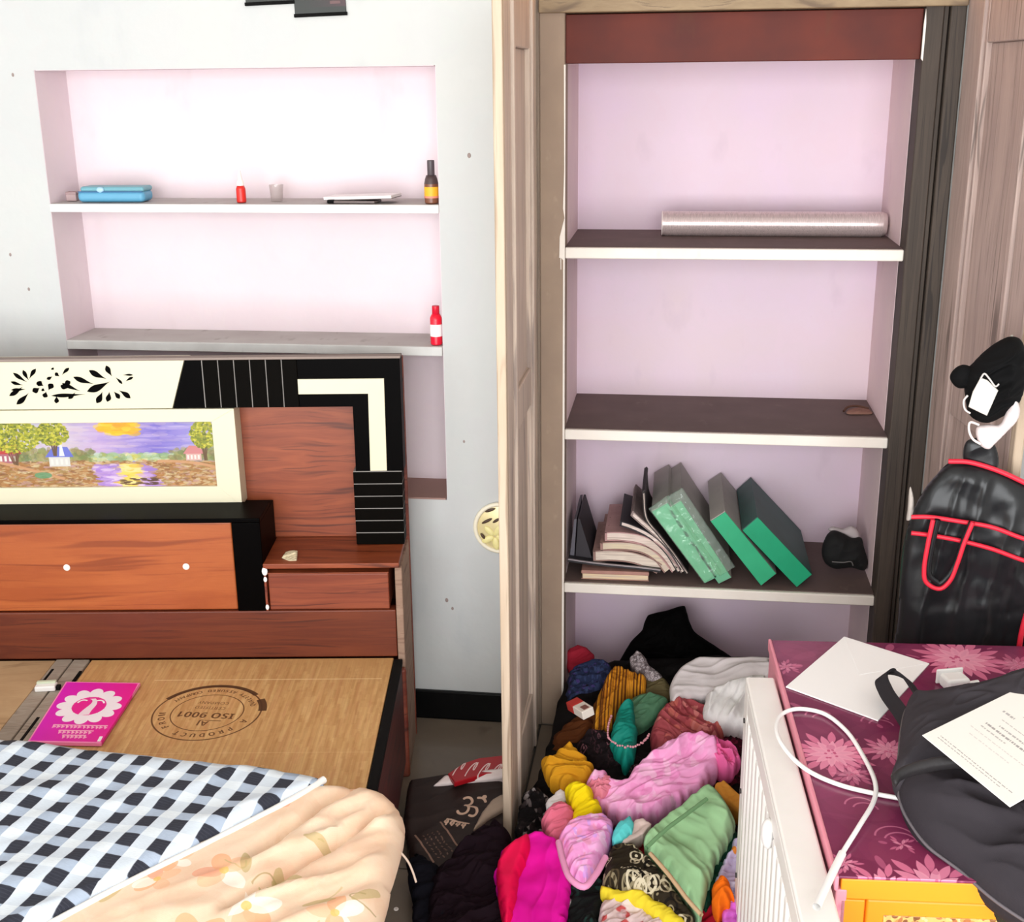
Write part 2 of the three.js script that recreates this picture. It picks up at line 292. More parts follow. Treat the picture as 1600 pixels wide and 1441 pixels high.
// a door leaf: stiles, rails, a sunk panel with mouldings; hinge at local z 0, leaf along +z, inner face towards +x * side
function leaf(len, side, x, z, turn, y1, wm) {
  const g = new THREE.Group(); g.name = 'door'; g.position.set(x, 0, z); g.rotation.y = turn; cup.add(g);
  const t = 0.018, a = Math.min(0, -side * t), b = a + t;
  const P = (n, z0, z1, ya, yb, o0 = 0, o1 = 0, m = wm) => part(n, bx(side > 0 ? a + o0 : a - o1, side > 0 ? b + o1 : b - o0, ya, yb, z0, z1, 0.003), m, g);
  P('stile', 0, 0.085, 0.004, y1); P('stile', len - 0.1, len - 0.022, 0.004, y1);
  P('lock_edge', len - 0.0219, len, 0.004, y1, 0, 0, M.leafEdge);
  P('panel', 0.085, len - 0.1, 0.15, y1 - 0.1, 0, -0.009);
  P('rail', 0.085, len - 0.1, 0.004, 0.15); P('rail', 0.085, len - 0.1, y1 - 0.1, y1); P('rail', 0.085, len - 0.1, 0.84, 0.92);
  for (const [z0, z1, o] of [[0.088, 0.108, 0.006], [0.112, 0.122, 0.001], [len - 0.126, len - 0.104, 0.006], [len - 0.145, len - 0.131, 0.001]]) P('moulding', z0, z1, 0.004, y1, 0, o);
  return g;
}
leaf(0.495, 1, -0.303, 0.016, 0, 1.66, M.leafWood);
part('jamb_strip', bx(-0.32, -0.297, 0.002, 1.66, 0.0005, 0.0155, 0.002), M.frameWood, cup);
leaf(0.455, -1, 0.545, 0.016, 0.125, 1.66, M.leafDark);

// ------------------------------------------------------------------ bed (turned a little against the wall)
const BO = V(-0.589, 0, 0.266), BT = 7.5 * Math.PI / 180;
const bed = thing('bed', 'wooden storage bed with a black and cream painted headboard and bare boards', 'bed', [BO.x, 0, BO.z], BT);
const bedN = V(Math.sin(BT), 0, Math.cos(BT)), bedX = V(Math.cos(BT), 0, -Math.sin(BT));
const bedAtZ = (u, v, z) => { const p = onPlane(u, v, BO.clone().addScaledVector(bedN, z), bedN).sub(BO); return [p.dot(bedX), p.y]; };
const bedAtY = (u, v, y) => { const p = onPlane(u, v, V(0, y, 0), UY).sub(BO); return [p.dot(bedX), p.dot(bedN)]; };
const HL = -1.62;                                    // left end of the headboard
{
  const zf = -0.11;                                  // face of the upper headboard
  part('headboard_board', bx(HL, 0.021, 0.0, 0.93, zf - 0.075, zf - 0.0615, 0.002), M.bedPost, bed);
  part('headboard_cap', bx(HL, 0.022, 0.939, 0.9445, zf - 0.022, zf + 0.003, 0.001), plain('#8f8078', 0.8), bed);
  part('wood_panel', bx(-0.37, -0.07, 0.5147, 0.838, zf - 0.062, zf - 0.052, 0.001), M.bedWoodMid, bed);
  // black strip and the angled black corner
  part('black_panel', prism([[-0.4725, 0.833], [-0.438, 0.9388], [0.02, 0.9388], [0.02, 0.687], [-0.085, 0.687], [-0.085, 0.833]], zf - 0.052, zf, 0.001), M.black, bed, 'gloss black L-shaped panel');
  part('cream_inlay', prism([[-0.23, 0.8955], [-0.0145, 0.8955], [-0.0164, 0.688], [-0.053, 0.688], [-0.05, 0.862], [-0.23, 0.862]], zf - 0.01, zf + 0.003, 0.0008), M.cream, bed, 'cream right-angled inlay');
  for (let i = 0; i < 6; i++) { const x = -0.4024 + i * 0.034; part('slat', bx(x + 0.0015, x + 0.033, 0.834, 0.938, zf, zf + 0.0035, 0.001), M.blackSlat, bed); part('groove', bx(x - 0.001, x + 0.001, 0.834, 0.938, zf, zf + 0.0012, 0), M.grooveGrey, bed); }
  for (let i = 0; i < 6; i++) { const y = 0.515 + i * 0.0286; part('slat', bx(-0.091, 0.016, y + 0.001, y + 0.0272, zf - 0.05, zf + 0.004, 0.0015), M.blackSlat, bed); part('groove', bx(-0.0905, 0.0155, y + 0.0268, y + 0.029, zf - 0.05, zf + 0.0018, 0), M.grooveGrey, bed); }
  // cream strip with its black floral cut-outs
  const strip = part('cream_panel', prism([[HL, 0.8335], [-0.4742, 0.8335], [-0.4398, 0.9388], [HL, 0.9388]], zf - 0.052, zf + 0.002, 0.001), M.cream, bed, 'cream strip with black floral cut-outs');
  const petals = [];
  const petal = (x, y, len, wid, a) => { // teardrop: x, y is the tip
    const s = []; for (let i = 0; i <= 14; i++) { const t = i / 14, w = wid * Math.sin(Math.PI * Math.pow(t, 1.6)) ; s.push([t * len, w / 2 + 0.1 * wid * Math.sin(t * 3)]); }
    for (let i = 13; i > 0; i--) { const t = i / 14, w = wid * Math.sin(Math.PI * Math.pow(t, 1.6)); s.push([t * len, -w / 2 + 0.1 * wid * Math.sin(t * 3)]); }
    const c = Math.cos(a), d = Math.sin(a); petals.push(prism(s.map(([px, py]) => [x + px * c - py * d, y + px * d + py * c]), zf + 0.0015, zf + 0.0032, 0));
  };
  const B = (u, v) => bedAtZ(u, v, zf + 0.002), PX = 0.00138;
  // [tip x, tip y, blob x, blob y, width in pixels]
  for (const [u0, v0, u1, v1, w] of [
    [36, 602, 19, 597, 5], [42, 597, 23, 584, 6], [45, 594, 37, 580, 6], [46, 592, 55, 578, 6], [36, 604, 17, 617, 7], [45, 614, 28, 630, 8], [40, 608, 20, 609, 5],
    [68, 603, 60, 597, 9], [76, 610, 82, 601, 9], [62, 606, 52, 611, 9], [72, 612, 69, 620, 8], [66, 596, 58, 600, 7], [70, 611, 66, 608, 5],
    [82, 588, 74, 592, 5], [84, 578, 82, 575, 5], [93, 588, 87, 583, 6], [97, 586, 107, 576, 5], [100, 602, 109, 597, 8], [108, 606, 96, 603, 8], [125, 611, 100, 600, 6],
    [133, 616, 86, 618, 6], [118, 613, 108, 622, 6], [88, 619, 88, 629, 7],
    [146, 600, 118, 590, 8], [166, 592, 142, 580, 9], [175, 588, 167, 573, 8], [172, 596, 140, 610, 11], [160, 612, 152, 628, 9], [171, 612, 168, 626, 8], [178, 612, 186, 622, 7], [186, 610, 202, 621, 8], [181, 590, 190, 599, 4], [196, 596, 207, 590, 4], [192, 586, 206, 586, 3]]) {
    const a = B(u0, v0), b = B(u1, v1), L = Math.hypot(b[0] - a[0], b[1] - a[1]); petal(a[0], a[1], L * 1.12, w * PX, Math.atan2(b[1] - a[1], b[0] - a[0]));
  }
  part('floral_cutout', merge(petals), M.black, strip);
  // framed landscape print
  const frame = part('picture_frame', merge([
    prism([[HL, 0.803], [-0.3916, 0.803], [-0.3413, 0.832], [HL, 0.832]], zf - 0.05, zf + 0.004, 0.001), prism([[HL, 0.61], [-0.3396, 0.61], [-0.3916, 0.6558], [HL, 0.6558]], zf - 0.05, zf + 0.004, 0.001), prism([[-0.3916, 0.655], [-0.3396, 0.61], [-0.3413, 0.832], [-0.3916, 0.8035]], zf - 0.05, zf + 0.004, 0.001)]), M.cream, bed, 'cream picture surround');
  const print = canvasTex(1024, 288, (c, w, h) => {
    const r = rng(5), sky = c.createLinearGradient(0, 0, w, h * 0.5); sky.addColorStop(0, '#b9c4d8'); sky.addColorStop(0.3, '#d6cfd0'); sky.addColorStop(0.5, '#cdb0dc'); sky.addColorStop(0.75, '#7d6fd0'); sky.addColorStop(1, '#b9b4e4');
    c.fillStyle = sky; c.fillRect(0, 0, w, h);
    const dab = (x, y, rx, ry, col, al = 0.6, rot = 0) => { c.globalAlpha = al; c.fillStyle = col; c.beginPath(); c.ellipse(x, y, rx, ry, rot, 0, 6.3); c.fill(); };
    for (let i = 0; i < 260; i++) dab(r() * w, r() * h * 0.55, 20 + r() * 60, 3 + r() * 7, ['#d8c5e6', '#a493dc', '#e9dcef', '#d0b4d8', '#f2d9cf'][r() * 5 | 0], 0.2);
    for (let i = 0; i < 90; i++) dab(w * 0.58 + (r() - 0.5) * 150, h * 0.1 + (r() - 0.5) * 50, 18 + r() * 26, 4 + r() * 9, ['#ffc400', '#ffb000', '#ffd84a', '#f7a21c'][r() * 4 | 0], 0.5);
    for (let i = 0; i < 400; i++) { const x = w * 0.36 + r() * w * 0.55; dab(x, h * (0.5 + 0.1 * r()), 6 + r() * 18, 4 + r() * 9, ['#a9c49a', '#d8c94f', '#93b48a', '#c6d8c8', '#8aa06a', '#e9e2a0'][r() * 6 | 0], 0.5); }
    for (let i = 0; i < 420; i++) { const x = r() < 0.75 ? r() * w * 0.46 : w * (0.8 + 0.2 * r()); dab(x, h * (0.42 + 0.2 * r()), 6 + r() * 16, 5 + r() * 11, ['#7d8a4a', '#9aa05a', '#6a7a48', '#b0a868', '#8f7a4c'][r() * 5 | 0], 0.5); }
    c.globalAlpha = 1; c.fillStyle = '#b07c44'; c.fillRect(0, h * 0.62, w, h);
    for (let i = 0; i < 1500; i++) dab(r() * w, h * (0.6 + 0.4 * r()), 4 + r() * 20, 2 + r() * 4, ['#b3743a', '#d9b98a', '#8a5a30', '#e2cda0', '#a98a52', '#cf9a5c', '#c9a0a0'][r() * 7 | 0], 0.6, (r() - 0.5) * 0.6);
    for (let i = 0; i < 260; i++) { const t = r(), x = w * (0.47 + 0.23 * r()) + t * 30; dab(x, h * (0.66 + 0.34 * t), 12 + r() * 34, 3 + r() * 6, x > w * 0.57 && x < w * 0.66 ? ['#ffe066', '#f3c53c', '#f8e9a0'][r() * 3 | 0] : ['#d7b0e6', '#b98fe0', '#ecd2ee', '#a67fd6'][r() * 4 | 0], 0.7); }
    for (let i = 0; i < 40; i++) dab(w * (0.58 + 0.15 * r()), h * (0.87 + 0.1 * r()), 16, 3, '#5a3a20', 0.7);
    const house = (x, y, s, roof, wall) => { c.globalAlpha = 1; c.fillStyle = wall; c.fillRect(x, y, 70 * s, 34 * s); c.fillStyle = roof; c.beginPath(); c.moveTo(x - 12 * s, y + 4); c.lineTo(x + 18 * s, y - 32 * s); c.lineTo(x + 66 * s, y - 30 * s); c.lineTo(x + 84 * s, y + 4); c.fill(); c.fillStyle = '#f3efe6'; for (let i = 0; i < 4; i++) c.fillRect(x + (6 + i * 16) * s, y + 10 * s, 8 * s, 18 * s); };
    house(40, 135, 1.3, '#c8403c', '#b86a78'); house(270, 150, 1.35, '#6f77d6', '#e6e2da'); house(890, 140, 1.0, '#d98a8a', '#e6b9b0');
    c.fillStyle = '#e9ecf8'; c.beginPath(); c.moveTo(318, 150); c.lineTo(330, 70); c.lineTo(343, 150); c.fill();
    const tree = (x, y, rx, ry, n) => { for (let i = 0; i < 14; i++) { c.globalAlpha = 0.7; c.strokeStyle = '#6a4a2a'; c.lineWidth = 4; c.beginPath(); c.moveTo(x + (r() - 0.5) * 14, y + ry * 1.9); c.lineTo(x + (r() - 0.5) * rx, y); c.stroke(); } for (let i = 0; i < n; i++) { const a = r() * 6.3, q = Math.sqrt(r()); dab(x + Math.cos(a) * q * rx, y + Math.sin(a) * q * ry, 3 + r() * 6, 2 + r() * 5, ['#a9a818', '#c9c428', '#7f8a14', '#e0d84a', '#8f9a2c', '#5f6a18'][r() * 6 | 0], 0.75); } };
    tree(120, 62, 125, 72, 1100); tree(300, 50, 70, 52, 520); tree(980, 60, 62, 60, 500);
    c.globalAlpha = 0.9; c.strokeStyle = '#d9a070'; c.lineWidth = 12; c.beginPath(); c.moveTo(0, 168); c.quadraticCurveTo(120, 190, 330, 252); c.stroke(); c.beginPath(); c.moveTo(760, 176); c.quadraticCurveTo(900, 172, 1024, 205); c.stroke();
    dab(235, 235, 40, 14, '#5fa070', 0.8);
  });
  const pw = 0.497, pg = bx(-0.391 - pw, -0.391, 0.655, 0.8035, zf - 0.02, zf - 0.003, 0); { const p = pg.attributes.position, u = pg.attributes.uv; for (let i = 0; i < p.count; i++) u.setXY(i, (p.getX(i) + 0.391 + pw) / pw, (p.getY(i) - 0.655) / 0.1485); }
  part('landscape_print', pg, std({ map: print, color: '#dcdcdc', roughness: 0.5 }), frame, 'river landscape print with trees, cottages and a yellow sun');
  // lower cushion block: black ledge and column, glossy wood face with two studs
  part('black_ledge', bx(HL, -0.2795, 0.6085, 0.6185, zf, 0, 0.002), M.black, bed);
  part('black_column', bx(-0.341, -0.2795, 0.404, 0.6085, zf - 0.04, 0, 0.002), M.black, bed);
  for (const y of [0.413, 0.478, 0.497]) part('chip', new THREE.IcosahedronGeometry(y > 0.49 ? 0.008 : 0.005, 1).scale(0.8, 1.3, 0.4).translate(-0.277, y, 0.0), M.white, bed);
  const cush = part('front_panel', bx(HL, -0.342, 0.405, 0.6085, -0.11, -0.006, 0.004), M.laminate, bed, 'glossy orange-brown panel');
  for (const x of [-0.705, -0.447]) part('stud', new THREE.SphereGeometry(0.0075, 20, 14).scale(1, 1, 0.45).translate(x, 0.5075, -0.005), plain('#fff4ea', 0.15), cush);
  // storage box with a drawer on the right
  part('box_top', bx(-0.28, 0.0135, 0.503, 0.5145, -0.172, 0.002, 0.002), M.bedWoodMid, bed);
  part('box_left', bx(-0.28, -0.275, 0.404, 0.503, -0.16, 0.0, 0.001), M.bedWoodDark, bed);
  const dr = part('drawer', bx(-0.272, -0.011, 0.4045, 0.489, -0.13, -0.004, 0.003), std({ map: wood('#8f472b', '#773420', '#4f1f14', 40, 0.9, 0.2, 6), roughness: 0.45 }), bed);
  part('drawer_edge', bx(-0.2725, -0.0105, 0.4885, 0.4915, -0.13, -0.003, 0.001), M.bedWoodMid, dr);
  part('box_back', bx(-0.275, 0.0, 0.404, 0.503, -0.16, -0.14, 0), M.blackMatt, bed);
  part('plank', bx(HL, 0.002, 0.292, 0.404, -0.03, 0, 0.003), M.bedWood, bed);
  part('side_panel', bx(0.003, 0.019, 0.0, 0.5025, -0.2, 0.001, 0.003), M.dustWood, bed, 'dusty grey-brown side panel');
  part('foot_post', bx(-0.012, 0.021, 0.0, 0.27, 0.002, 0.02, 0.006), M.bedPost, bed);
  part('side_rail', bx(-0.006, 0.013, 0.04, 0.286, 0.02, 1.95, 0.003), std({ map: wood('#5a2420', '#43181a', '#2a0e10', 38, 0.7, 0.4, 5), roughness: 0.5 }), bed);
  part('edge_strip', bx(-0.005, 0.014, 0.28, 0.2925, 0.012, 1.95, 0.002), M.blackMatt, bed);
  part('inner_base', bx(HL, -0.02, 0.05, 0.27, 0.002, 1.93, 0), M.bedPost, bed);
  // boards, the right one stamped
  const bw = 0.667, bz = 0.9;
  const board = canvasTex(1200, 1600, (c, w, h) => {      // 0.667 m x 0.9 m, back edge at the top
    c.fillStyle = '#c99a62'; c.fillRect(0, 0, w, h); const r = rng(8);
    for (let i = 0; i < 5200; i++) { c.globalAlpha = 0.10 + r() * 0.12; c.fillStyle = ['#e3bb80', '#b37f4a', '#d8a870', '#a87440', '#ecc98f', '#c58a5c'][r() * 6 | 0]; c.fillRect(r() * w, r() * h, 5 + r() * 10, 40 + r() * 150); }
    for (let i = 0; i < 60; i++) { c.globalAlpha = 0.08; c.fillStyle = '#8a5a30'; c.fillRect(i * 20 + r() * 4, 0, 3, h); }
    c.globalAlpha = 0.75; c.fillStyle = '#f0d3a0'; c.fillRect(300, 172, w - 330, 5); c.globalAlpha = 0.25; c.fillRect(0, 700, w, 4);
    // round stamp, seen upside down
    const cx = (0.662 - 0.349) / bw * w, cy = 0.238 / bz * h, S = w / bw;      // pixels per metre
    c.save(); c.translate(cx, cy); c.rotate(Math.PI + 0.10); c.globalAlpha = 0.86; c.strokeStyle = c.fillStyle = '#5a3418';
    const R = 0.108 * S; c.lineWidth = 6; c.beginPath(); c.arc(0, 0, R, 0, 6.3); c.stroke(); c.lineWidth = 4; c.beginPath(); c.arc(0, 0, R * 0.67, 0, 6.3); c.stroke();
    c.lineWidth = 19; c.strokeStyle = '#43270f'; c.beginPath(); c.arc(0, 0, R * 1.02, 0.42, 2.35); c.stroke(); c.lineWidth = 30; c.beginPath(); c.arc(0, 0, R * 1.02, 2.55, 3.0); c.stroke();
    const ring = (txt, rad, a0, a1, px, flip) => { c.font = 'bold ' + px + 'px sans-serif'; c.textAlign = 'center'; c.textBaseline = 'middle'; [...txt].forEach((ch, i) => { const a = a0 + (a1 - a0) * (i + 0.5) / txt.length; c.save(); c.rotate(a); c.translate(0, flip ? rad : -rad); if (flip) c.rotate(0); c.fillText(ch, 0, 0); c.restore(); }); };
    ring('A PRODUCT FROM', R * 0.83, -1.35, 1.5, 34); ring('QUALITY ASSURED COMPANY', R * 0.84, 1.2, -1.15, 25, true);
    c.textAlign = 'center'; c.textBaseline = 'middle'; c.font = 'bold 44px sans-serif'; c.fillText('AJ', -8, -R * 0.4); c.fillRect(-70, -R * 0.3, 60, 4);
    c.font = 'bold 52px sans-serif'; c.fillText('ISO 9001', 0, -R * 0.1); c.font = '25px sans-serif'; c.fillText('CERTIFIED', 0, R * 0.17); c.fillText('COMPANY', 0, R * 0.36);
    c.restore(); c.globalAlpha = 1;
  });
  const b1 = bx(-0.673, -0.0065, 0.274, 0.291, 0.003, 0.903, 0.002); { const p = b1.attributes.position, u = b1.attributes.uv; for (let i = 0; i < p.count; i++) u.setXY(i, (p.getX(i) + 0.673) / bw, 1 - (p.getZ(i) - 0.003) / bz); }
  part('bed_board', b1, std({ map: board, roughness: 0.6 }), bed, 'brown board printed with a round stamp');
  part('bed_board', bx(-0.673, -0.0065, 0.274, 0.291, 0.906, 1.93, 0.002), M.greyStrip, bed);
  part('bed_board', bx(HL, -0.752, 0.274, 0.291, 0.003, 1.93, 0.002), std({ map: wood('#c2a37c', '#b0906a', '#9a7c5a', 39, 0.6, 0.6, 3), roughness: 0.6 }), bed);
  part('seam_strip', bx(-0.75, -0.715, 0.274, 0.2935, 0.003, 1.93, 0.002), M.greyStrip, bed);
  part('seam_strip', bx(-0.712, -0.677, 0.274, 0.2925, 0.003, 1.93, 0.002), M.greyStrip, bed);
  for (const [x, z0, z1] of [[-0.741, 0.05, 0.12], [-0.6775, 0.06, 0.11], [-0.694, 0.26, 0.5]]) part('slot', bx(x - 0.003, x + 0.003, 0.29, 0.2942, z0, z1, 0.001), M.blackMatt, bed);
}
// ---- soft things on the bed
function bedPt(x, y, z) { return BO.clone().addScaledVector(bedX, x).addScaledVector(bedN, z).setY(y); }
{
  const Y = 0.345, n = UY, mp = (x, z) => bedPt(x, Y, z);
  const floral = canvasTex(1024, 1024, (c, w, h) => {
    c.fillStyle = '#f0d2b4'; c.fillRect(0, 0, w, h); const r = rng(21);
    for (let i = 0; i < 500; i++) { c.globalAlpha = 0.12; c.fillStyle = ['#edc49e', '#f7e4ce', '#ecb898', '#f3dcc0'][r() * 4 | 0]; c.beginPath(); c.ellipse(r() * w, r() * h, 30 + r() * 80, 20 + r() * 60, r() * 3, 0, 6.3); c.fill(); }
    for (let k = 0; k < 16; k++) { const x = r() * w, y = r() * h, s = 40 + r() * 50; for (let i = 0; i < 5; i++) { const a = i * 1.257 + r(); c.globalAlpha = 0.7; c.fillStyle = ['#f3ac7c', '#efa283', '#f5bd93', '#fff6ec'][r() * 4 | 0]; c.beginPath(); c.ellipse(x + Math.cos(a) * s * 0.6, y + Math.sin(a) * s * 0.6, s * 0.6, s * 0.38, a, 0, 6.3); c.fill(); } c.globalAlpha = 0.8; c.fillStyle = '#e9c06a'; c.beginPath(); c.arc(x, y, s * 0.18, 0, 6.3); c.fill(); }
    for (let k = 0; k < 26; k++) { c.globalAlpha = 0.55; c.strokeStyle = ['#b3a06a', '#c4b07c', '#a08a58'][r() * 3 | 0]; c.lineWidth = 5; const x = r() * w, y = r() * h; c.beginPath(); c.moveTo(x, y); c.quadraticCurveTo(x + (r() - 0.5) * 200, y + (r() - 0.5) * 120, x + (r() - 0.5) * 160, y + (r() - 0.5) * 160); c.stroke(); c.fillStyle = '#b8a468'; c.beginPath(); c.ellipse(x, y, 46, 16, r() * 3, 0, 6.3); c.fill(); }
    c.globalAlpha = 1;
  });
  floral.repeat.set(1 / 0.55, 1 / 0.55);
  const mat = thing('mattress', 'thin mattress in a creased peach floral cover, its corner hanging over the bed edge', 'mattress');
  part('cover', cloth({ p: V(-0.6, Y, 1.1), n, pts: [[-1.35, 0.4], [-0.66, 0.505], [-0.35, 0.572], [-0.075, 0.625], [0.0, 0.628], [0.055, 0.665], [0.082, 0.72], [0.083, 0.8], [0.072, 0.95], [0.06, 1.2], [0.05, 1.9], [-1.5, 1.9], [-1.5, 0.6]].map(([x, z]) => mp(x, z)), T: 0.035, B: 0.05, rim: 0.04, amp: 0.012, freq: 9, dir: 38, stretch: 7, grid: 170, seed: 3, creasePx: [[566, 1236, 400, 1362, 0.028, 0.011], [612, 1284, 360, 1446, 0.03, 0.010], [622, 1330, 520, 1400, 0.007, 0.014], [540, 1300, 440, 1372, 0.006, 0.012], [590, 1262, 520, 1318, 0.006, 0.009], [600, 1400, 470, 1441, 0.006, 0.016]], soft: (x, y) => { const q = V(x - 0.6, 0, 1.1 - y).sub(BO), lx = q.dot(bedX), lz = q.dot(bedN); return 0.12 + 0.88 * sstep(-0.02, 0.10, lx + 0.02 + (lz - 0.64) * 0.955); } }), std({ map: floral, roughness: 0.85, bumpMap: weave, bumpScale: 0.0004 }), mat);
  part('cord', tube([mp(0.082, 0.79), mp(0.094, 0.80).setY(0.335), mp(0.102, 0.812).setY(0.325), mp(0.108, 0.825).setY(0.315)], 0.0018, 20, 6), plain('#cdb8a8', 0.9), mat);
  const check = dataTex(256, 256, (x, y) => {
    const vx = (x % 1), vy = (y % 1), ed = 0.02, col = sstep(0.5 - ed, 0.5 + ed, vx) * (1 - sstep(1 - ed, 1, vx)), row = sstep(0.42 - ed, 0.42 + ed, vy) * (1 - sstep(1 - ed, 1, vy));
    const wv = 6 * Math.sin(x * 200) + 6 * Math.sin(y * 200) + 18 * fbm(x * 8, y * 40, 3, 2);
    let c = [226, 234, 240]; c = mix(c, [120, 140, 172], col * (1 - row) * 0.5 + row * (1 - col) * 0.14); c = mix(c, [30, 32, 44], col * row * 0.95);
    const fine = Math.sin(vy * 60) > 0.7 ? 12 : 0; return c.map((q) => q + wv + (col * row > 0.5 ? fine : 0));
  }, true, 0.053, 0.053);
  check.wrapS = check.wrapT = THREE.RepeatWrapping;
  const sh = cloth({ p: V(-0.9, Y + 0.02, 1.1), n, pts: [[-1.38, 0.38], [-1.0, 0.425], [-0.66, 0.495], [-0.35, 0.562], [-0.12, 0.61], [-0.055, 0.64], [-0.1, 0.69], [-0.2, 0.80], [-0.33, 0.935], [-0.6, 1.25], [-1.15, 1.88], [-1.52, 1.9], [-1.5, 0.6]].map(([x, z]) => mp(x, z)), T: 0.026, B: 0.006, rim: 0.025, amp: 0.008, freq: 7, dir: 40, stretch: 4, grid: 120, seed: 12, ca: Math.cos(-0.13), sa: Math.sin(-0.13) });
  const bs = thing('bedsheet', 'blue, black and white checked cotton sheet spread over the mattress', 'bedsheet');
  part('fabric', sh, std({ map: check, roughness: 0.9 }), bs);
  part('hem', tube([[-0.06, 0.634], [-0.1, 0.69], [-0.2, 0.80], [-0.33, 0.935], [-0.6, 1.25], [-0.9, 1.6]].map(([x, z]) => bedPt(x, Y + 0.034, z)), 0.0065, 80, 8), plain('#eeeae6', 0.9), bs);
}
{ // booklet, clip, scrap
  const q = [[103, 1066], [219, 1068], [158, 1162], [43, 1160]].map(([u, v]) => bedAtY(u, v, 0.3));
  const pinkTex = canvasTex(640, 900, (c, w, h) => {
    const g = c.createLinearGradient(0, 0, w, 0); g.addColorStop(0, '#e012c0'); g.addColorStop(1, '#ef1494'); c.fillStyle = g; c.fillRect(0, 0, w, h);
    c.strokeStyle = '#ff8fc4'; c.lineWidth = 14; c.strokeRect(7, 7, w - 14, h - 14);
    c.fillStyle = '#fdf3fb'; for (let i = 0; i < 12; i++) { const a = i / 12 * 6.283; c.beginPath(); c.ellipse(w * 0.5 + Math.cos(a) * 195, h * 0.42 + Math.sin(a) * 195, 74, 56, a, 0, 6.3); c.fill(); }
    c.fillStyle = '#ee1596'; c.beginPath(); c.arc(w * 0.5, h * 0.42, 138, 0, 6.3); c.fill();
    c.fillStyle = '#fbe6f0'; c.beginPath(); c.moveTo(w * 0.5 - 30, h * 0.30); c.bezierCurveTo(w * 0.5 + 60, h * 0.34, w * 0.5 - 40, h * 0.45, w * 0.5 - 50, h * 0.58); c.lineTo(w * 0.5 + 40, h * 0.56); c.bezierCurveTo(w * 0.5 + 30, h * 0.44, w * 0.5 + 90, h * 0.4, w * 0.5 + 20, h * 0.29); c.fill();
    c.strokeStyle = '#fff'; c.lineWidth = 16; for (const s of [-1, 1]) { c.beginPath(); c.moveTo(w * 0.5 + s * 40, h * 0.33); c.quadraticCurveTo(w * 0.5 + s * 90, h * 0.3, w * 0.5 + s * 110, h * 0.37); c.stroke(); }
    c.strokeStyle = '#ffb3cf'; c.lineWidth = 15; const line = (y, x0, x1) => { const r = rng(y); c.beginPath(); c.moveTo(x0, y); c.lineTo(x1, y); c.stroke(); for (let x = x0 + 10; x < x1; x += 34) { c.beginPath(); c.moveTo(x, y); c.lineTo(x + 12 * r(), y + 34); c.lineTo(x + 20, y + 20); c.stroke(); } };
    line(h * 0.735, 120, 560); line(h * 0.82, 190, 470); line(h * 0.89, 240, 430); c.fillStyle = '#fff'; c.fillRect(540, h * 0.9, 26, 70);
  });
  const g = flat(q, 0.2935, 0.008, 0.001), p = g.attributes.position, u = g.attributes.uv, o = new THREE.Vector2(...q[0]), ex = new THREE.Vector2(...q[1]).sub(o), ey = new THREE.Vector2(...q[3]).sub(o), det = ex.x * ey.y - ex.y * ey.x;
  for (let i = 0; i < p.count; i++) { const d = new THREE.Vector2(p.getX(i), p.getZ(i)).sub(o); u.setXY(i, (d.x * ey.y - d.y * ey.x) / det, 1 - (ex.x * d.y - ex.y * d.x) / det); }
  const bk = single('booklet', g, std({ map: pinkTex, roughness: 0.4 }), 'bright magenta booklet with a white flower ring lying on the bed boards', 'booklet'); bk.position.copy(BO); bk.rotation.y = BT;
  const a = bedAtY(72, 1073, 0.3), clip = thing('plastic_clip', 'small white plastic clip on the seam of the bed boards above the magenta booklet', 'clip', [...bedPt(a[0], 0.2935, a[1]).toArray()], BT + 0.1);
  part('body', bx(-0.021, 0.021, 0, 0.012, -0.012, 0.012, 0.003), M.white, clip); part('top', bx(-0.02, 0.02, 0.012, 0.016, -0.012, -0.002, 0.002), plain('#cfd8bc', 0.5), clip); part('end_piece', bx(0.021, 0.03, 0, 0.009, -0.004, 0.008, 0.002), M.blackMatt, clip);
  const s = bedAtY(452, 870, 0.52); const sc = cloth({ p: bedPt(s[0], 0.517, s[1]), n: V(0, 1, 0.25), px: [[440, 872], [446, 863], [456, 860], [465, 861], [464, 876], [452, 877]], T: 0.002, B: 0.002, rim: 0.004, amp: 0.004, freq: 60, grid: 24, seed: 8, sharp: true });
  single('paper_scrap', sc, std({ map: paint('#d9c9a8', '#b8a888', '#6d5a44', 99, 0.03, 0.8), roughness: 0.8 }), 'crumpled cream paper scrap on the headboard storage box', 'scrap');
}
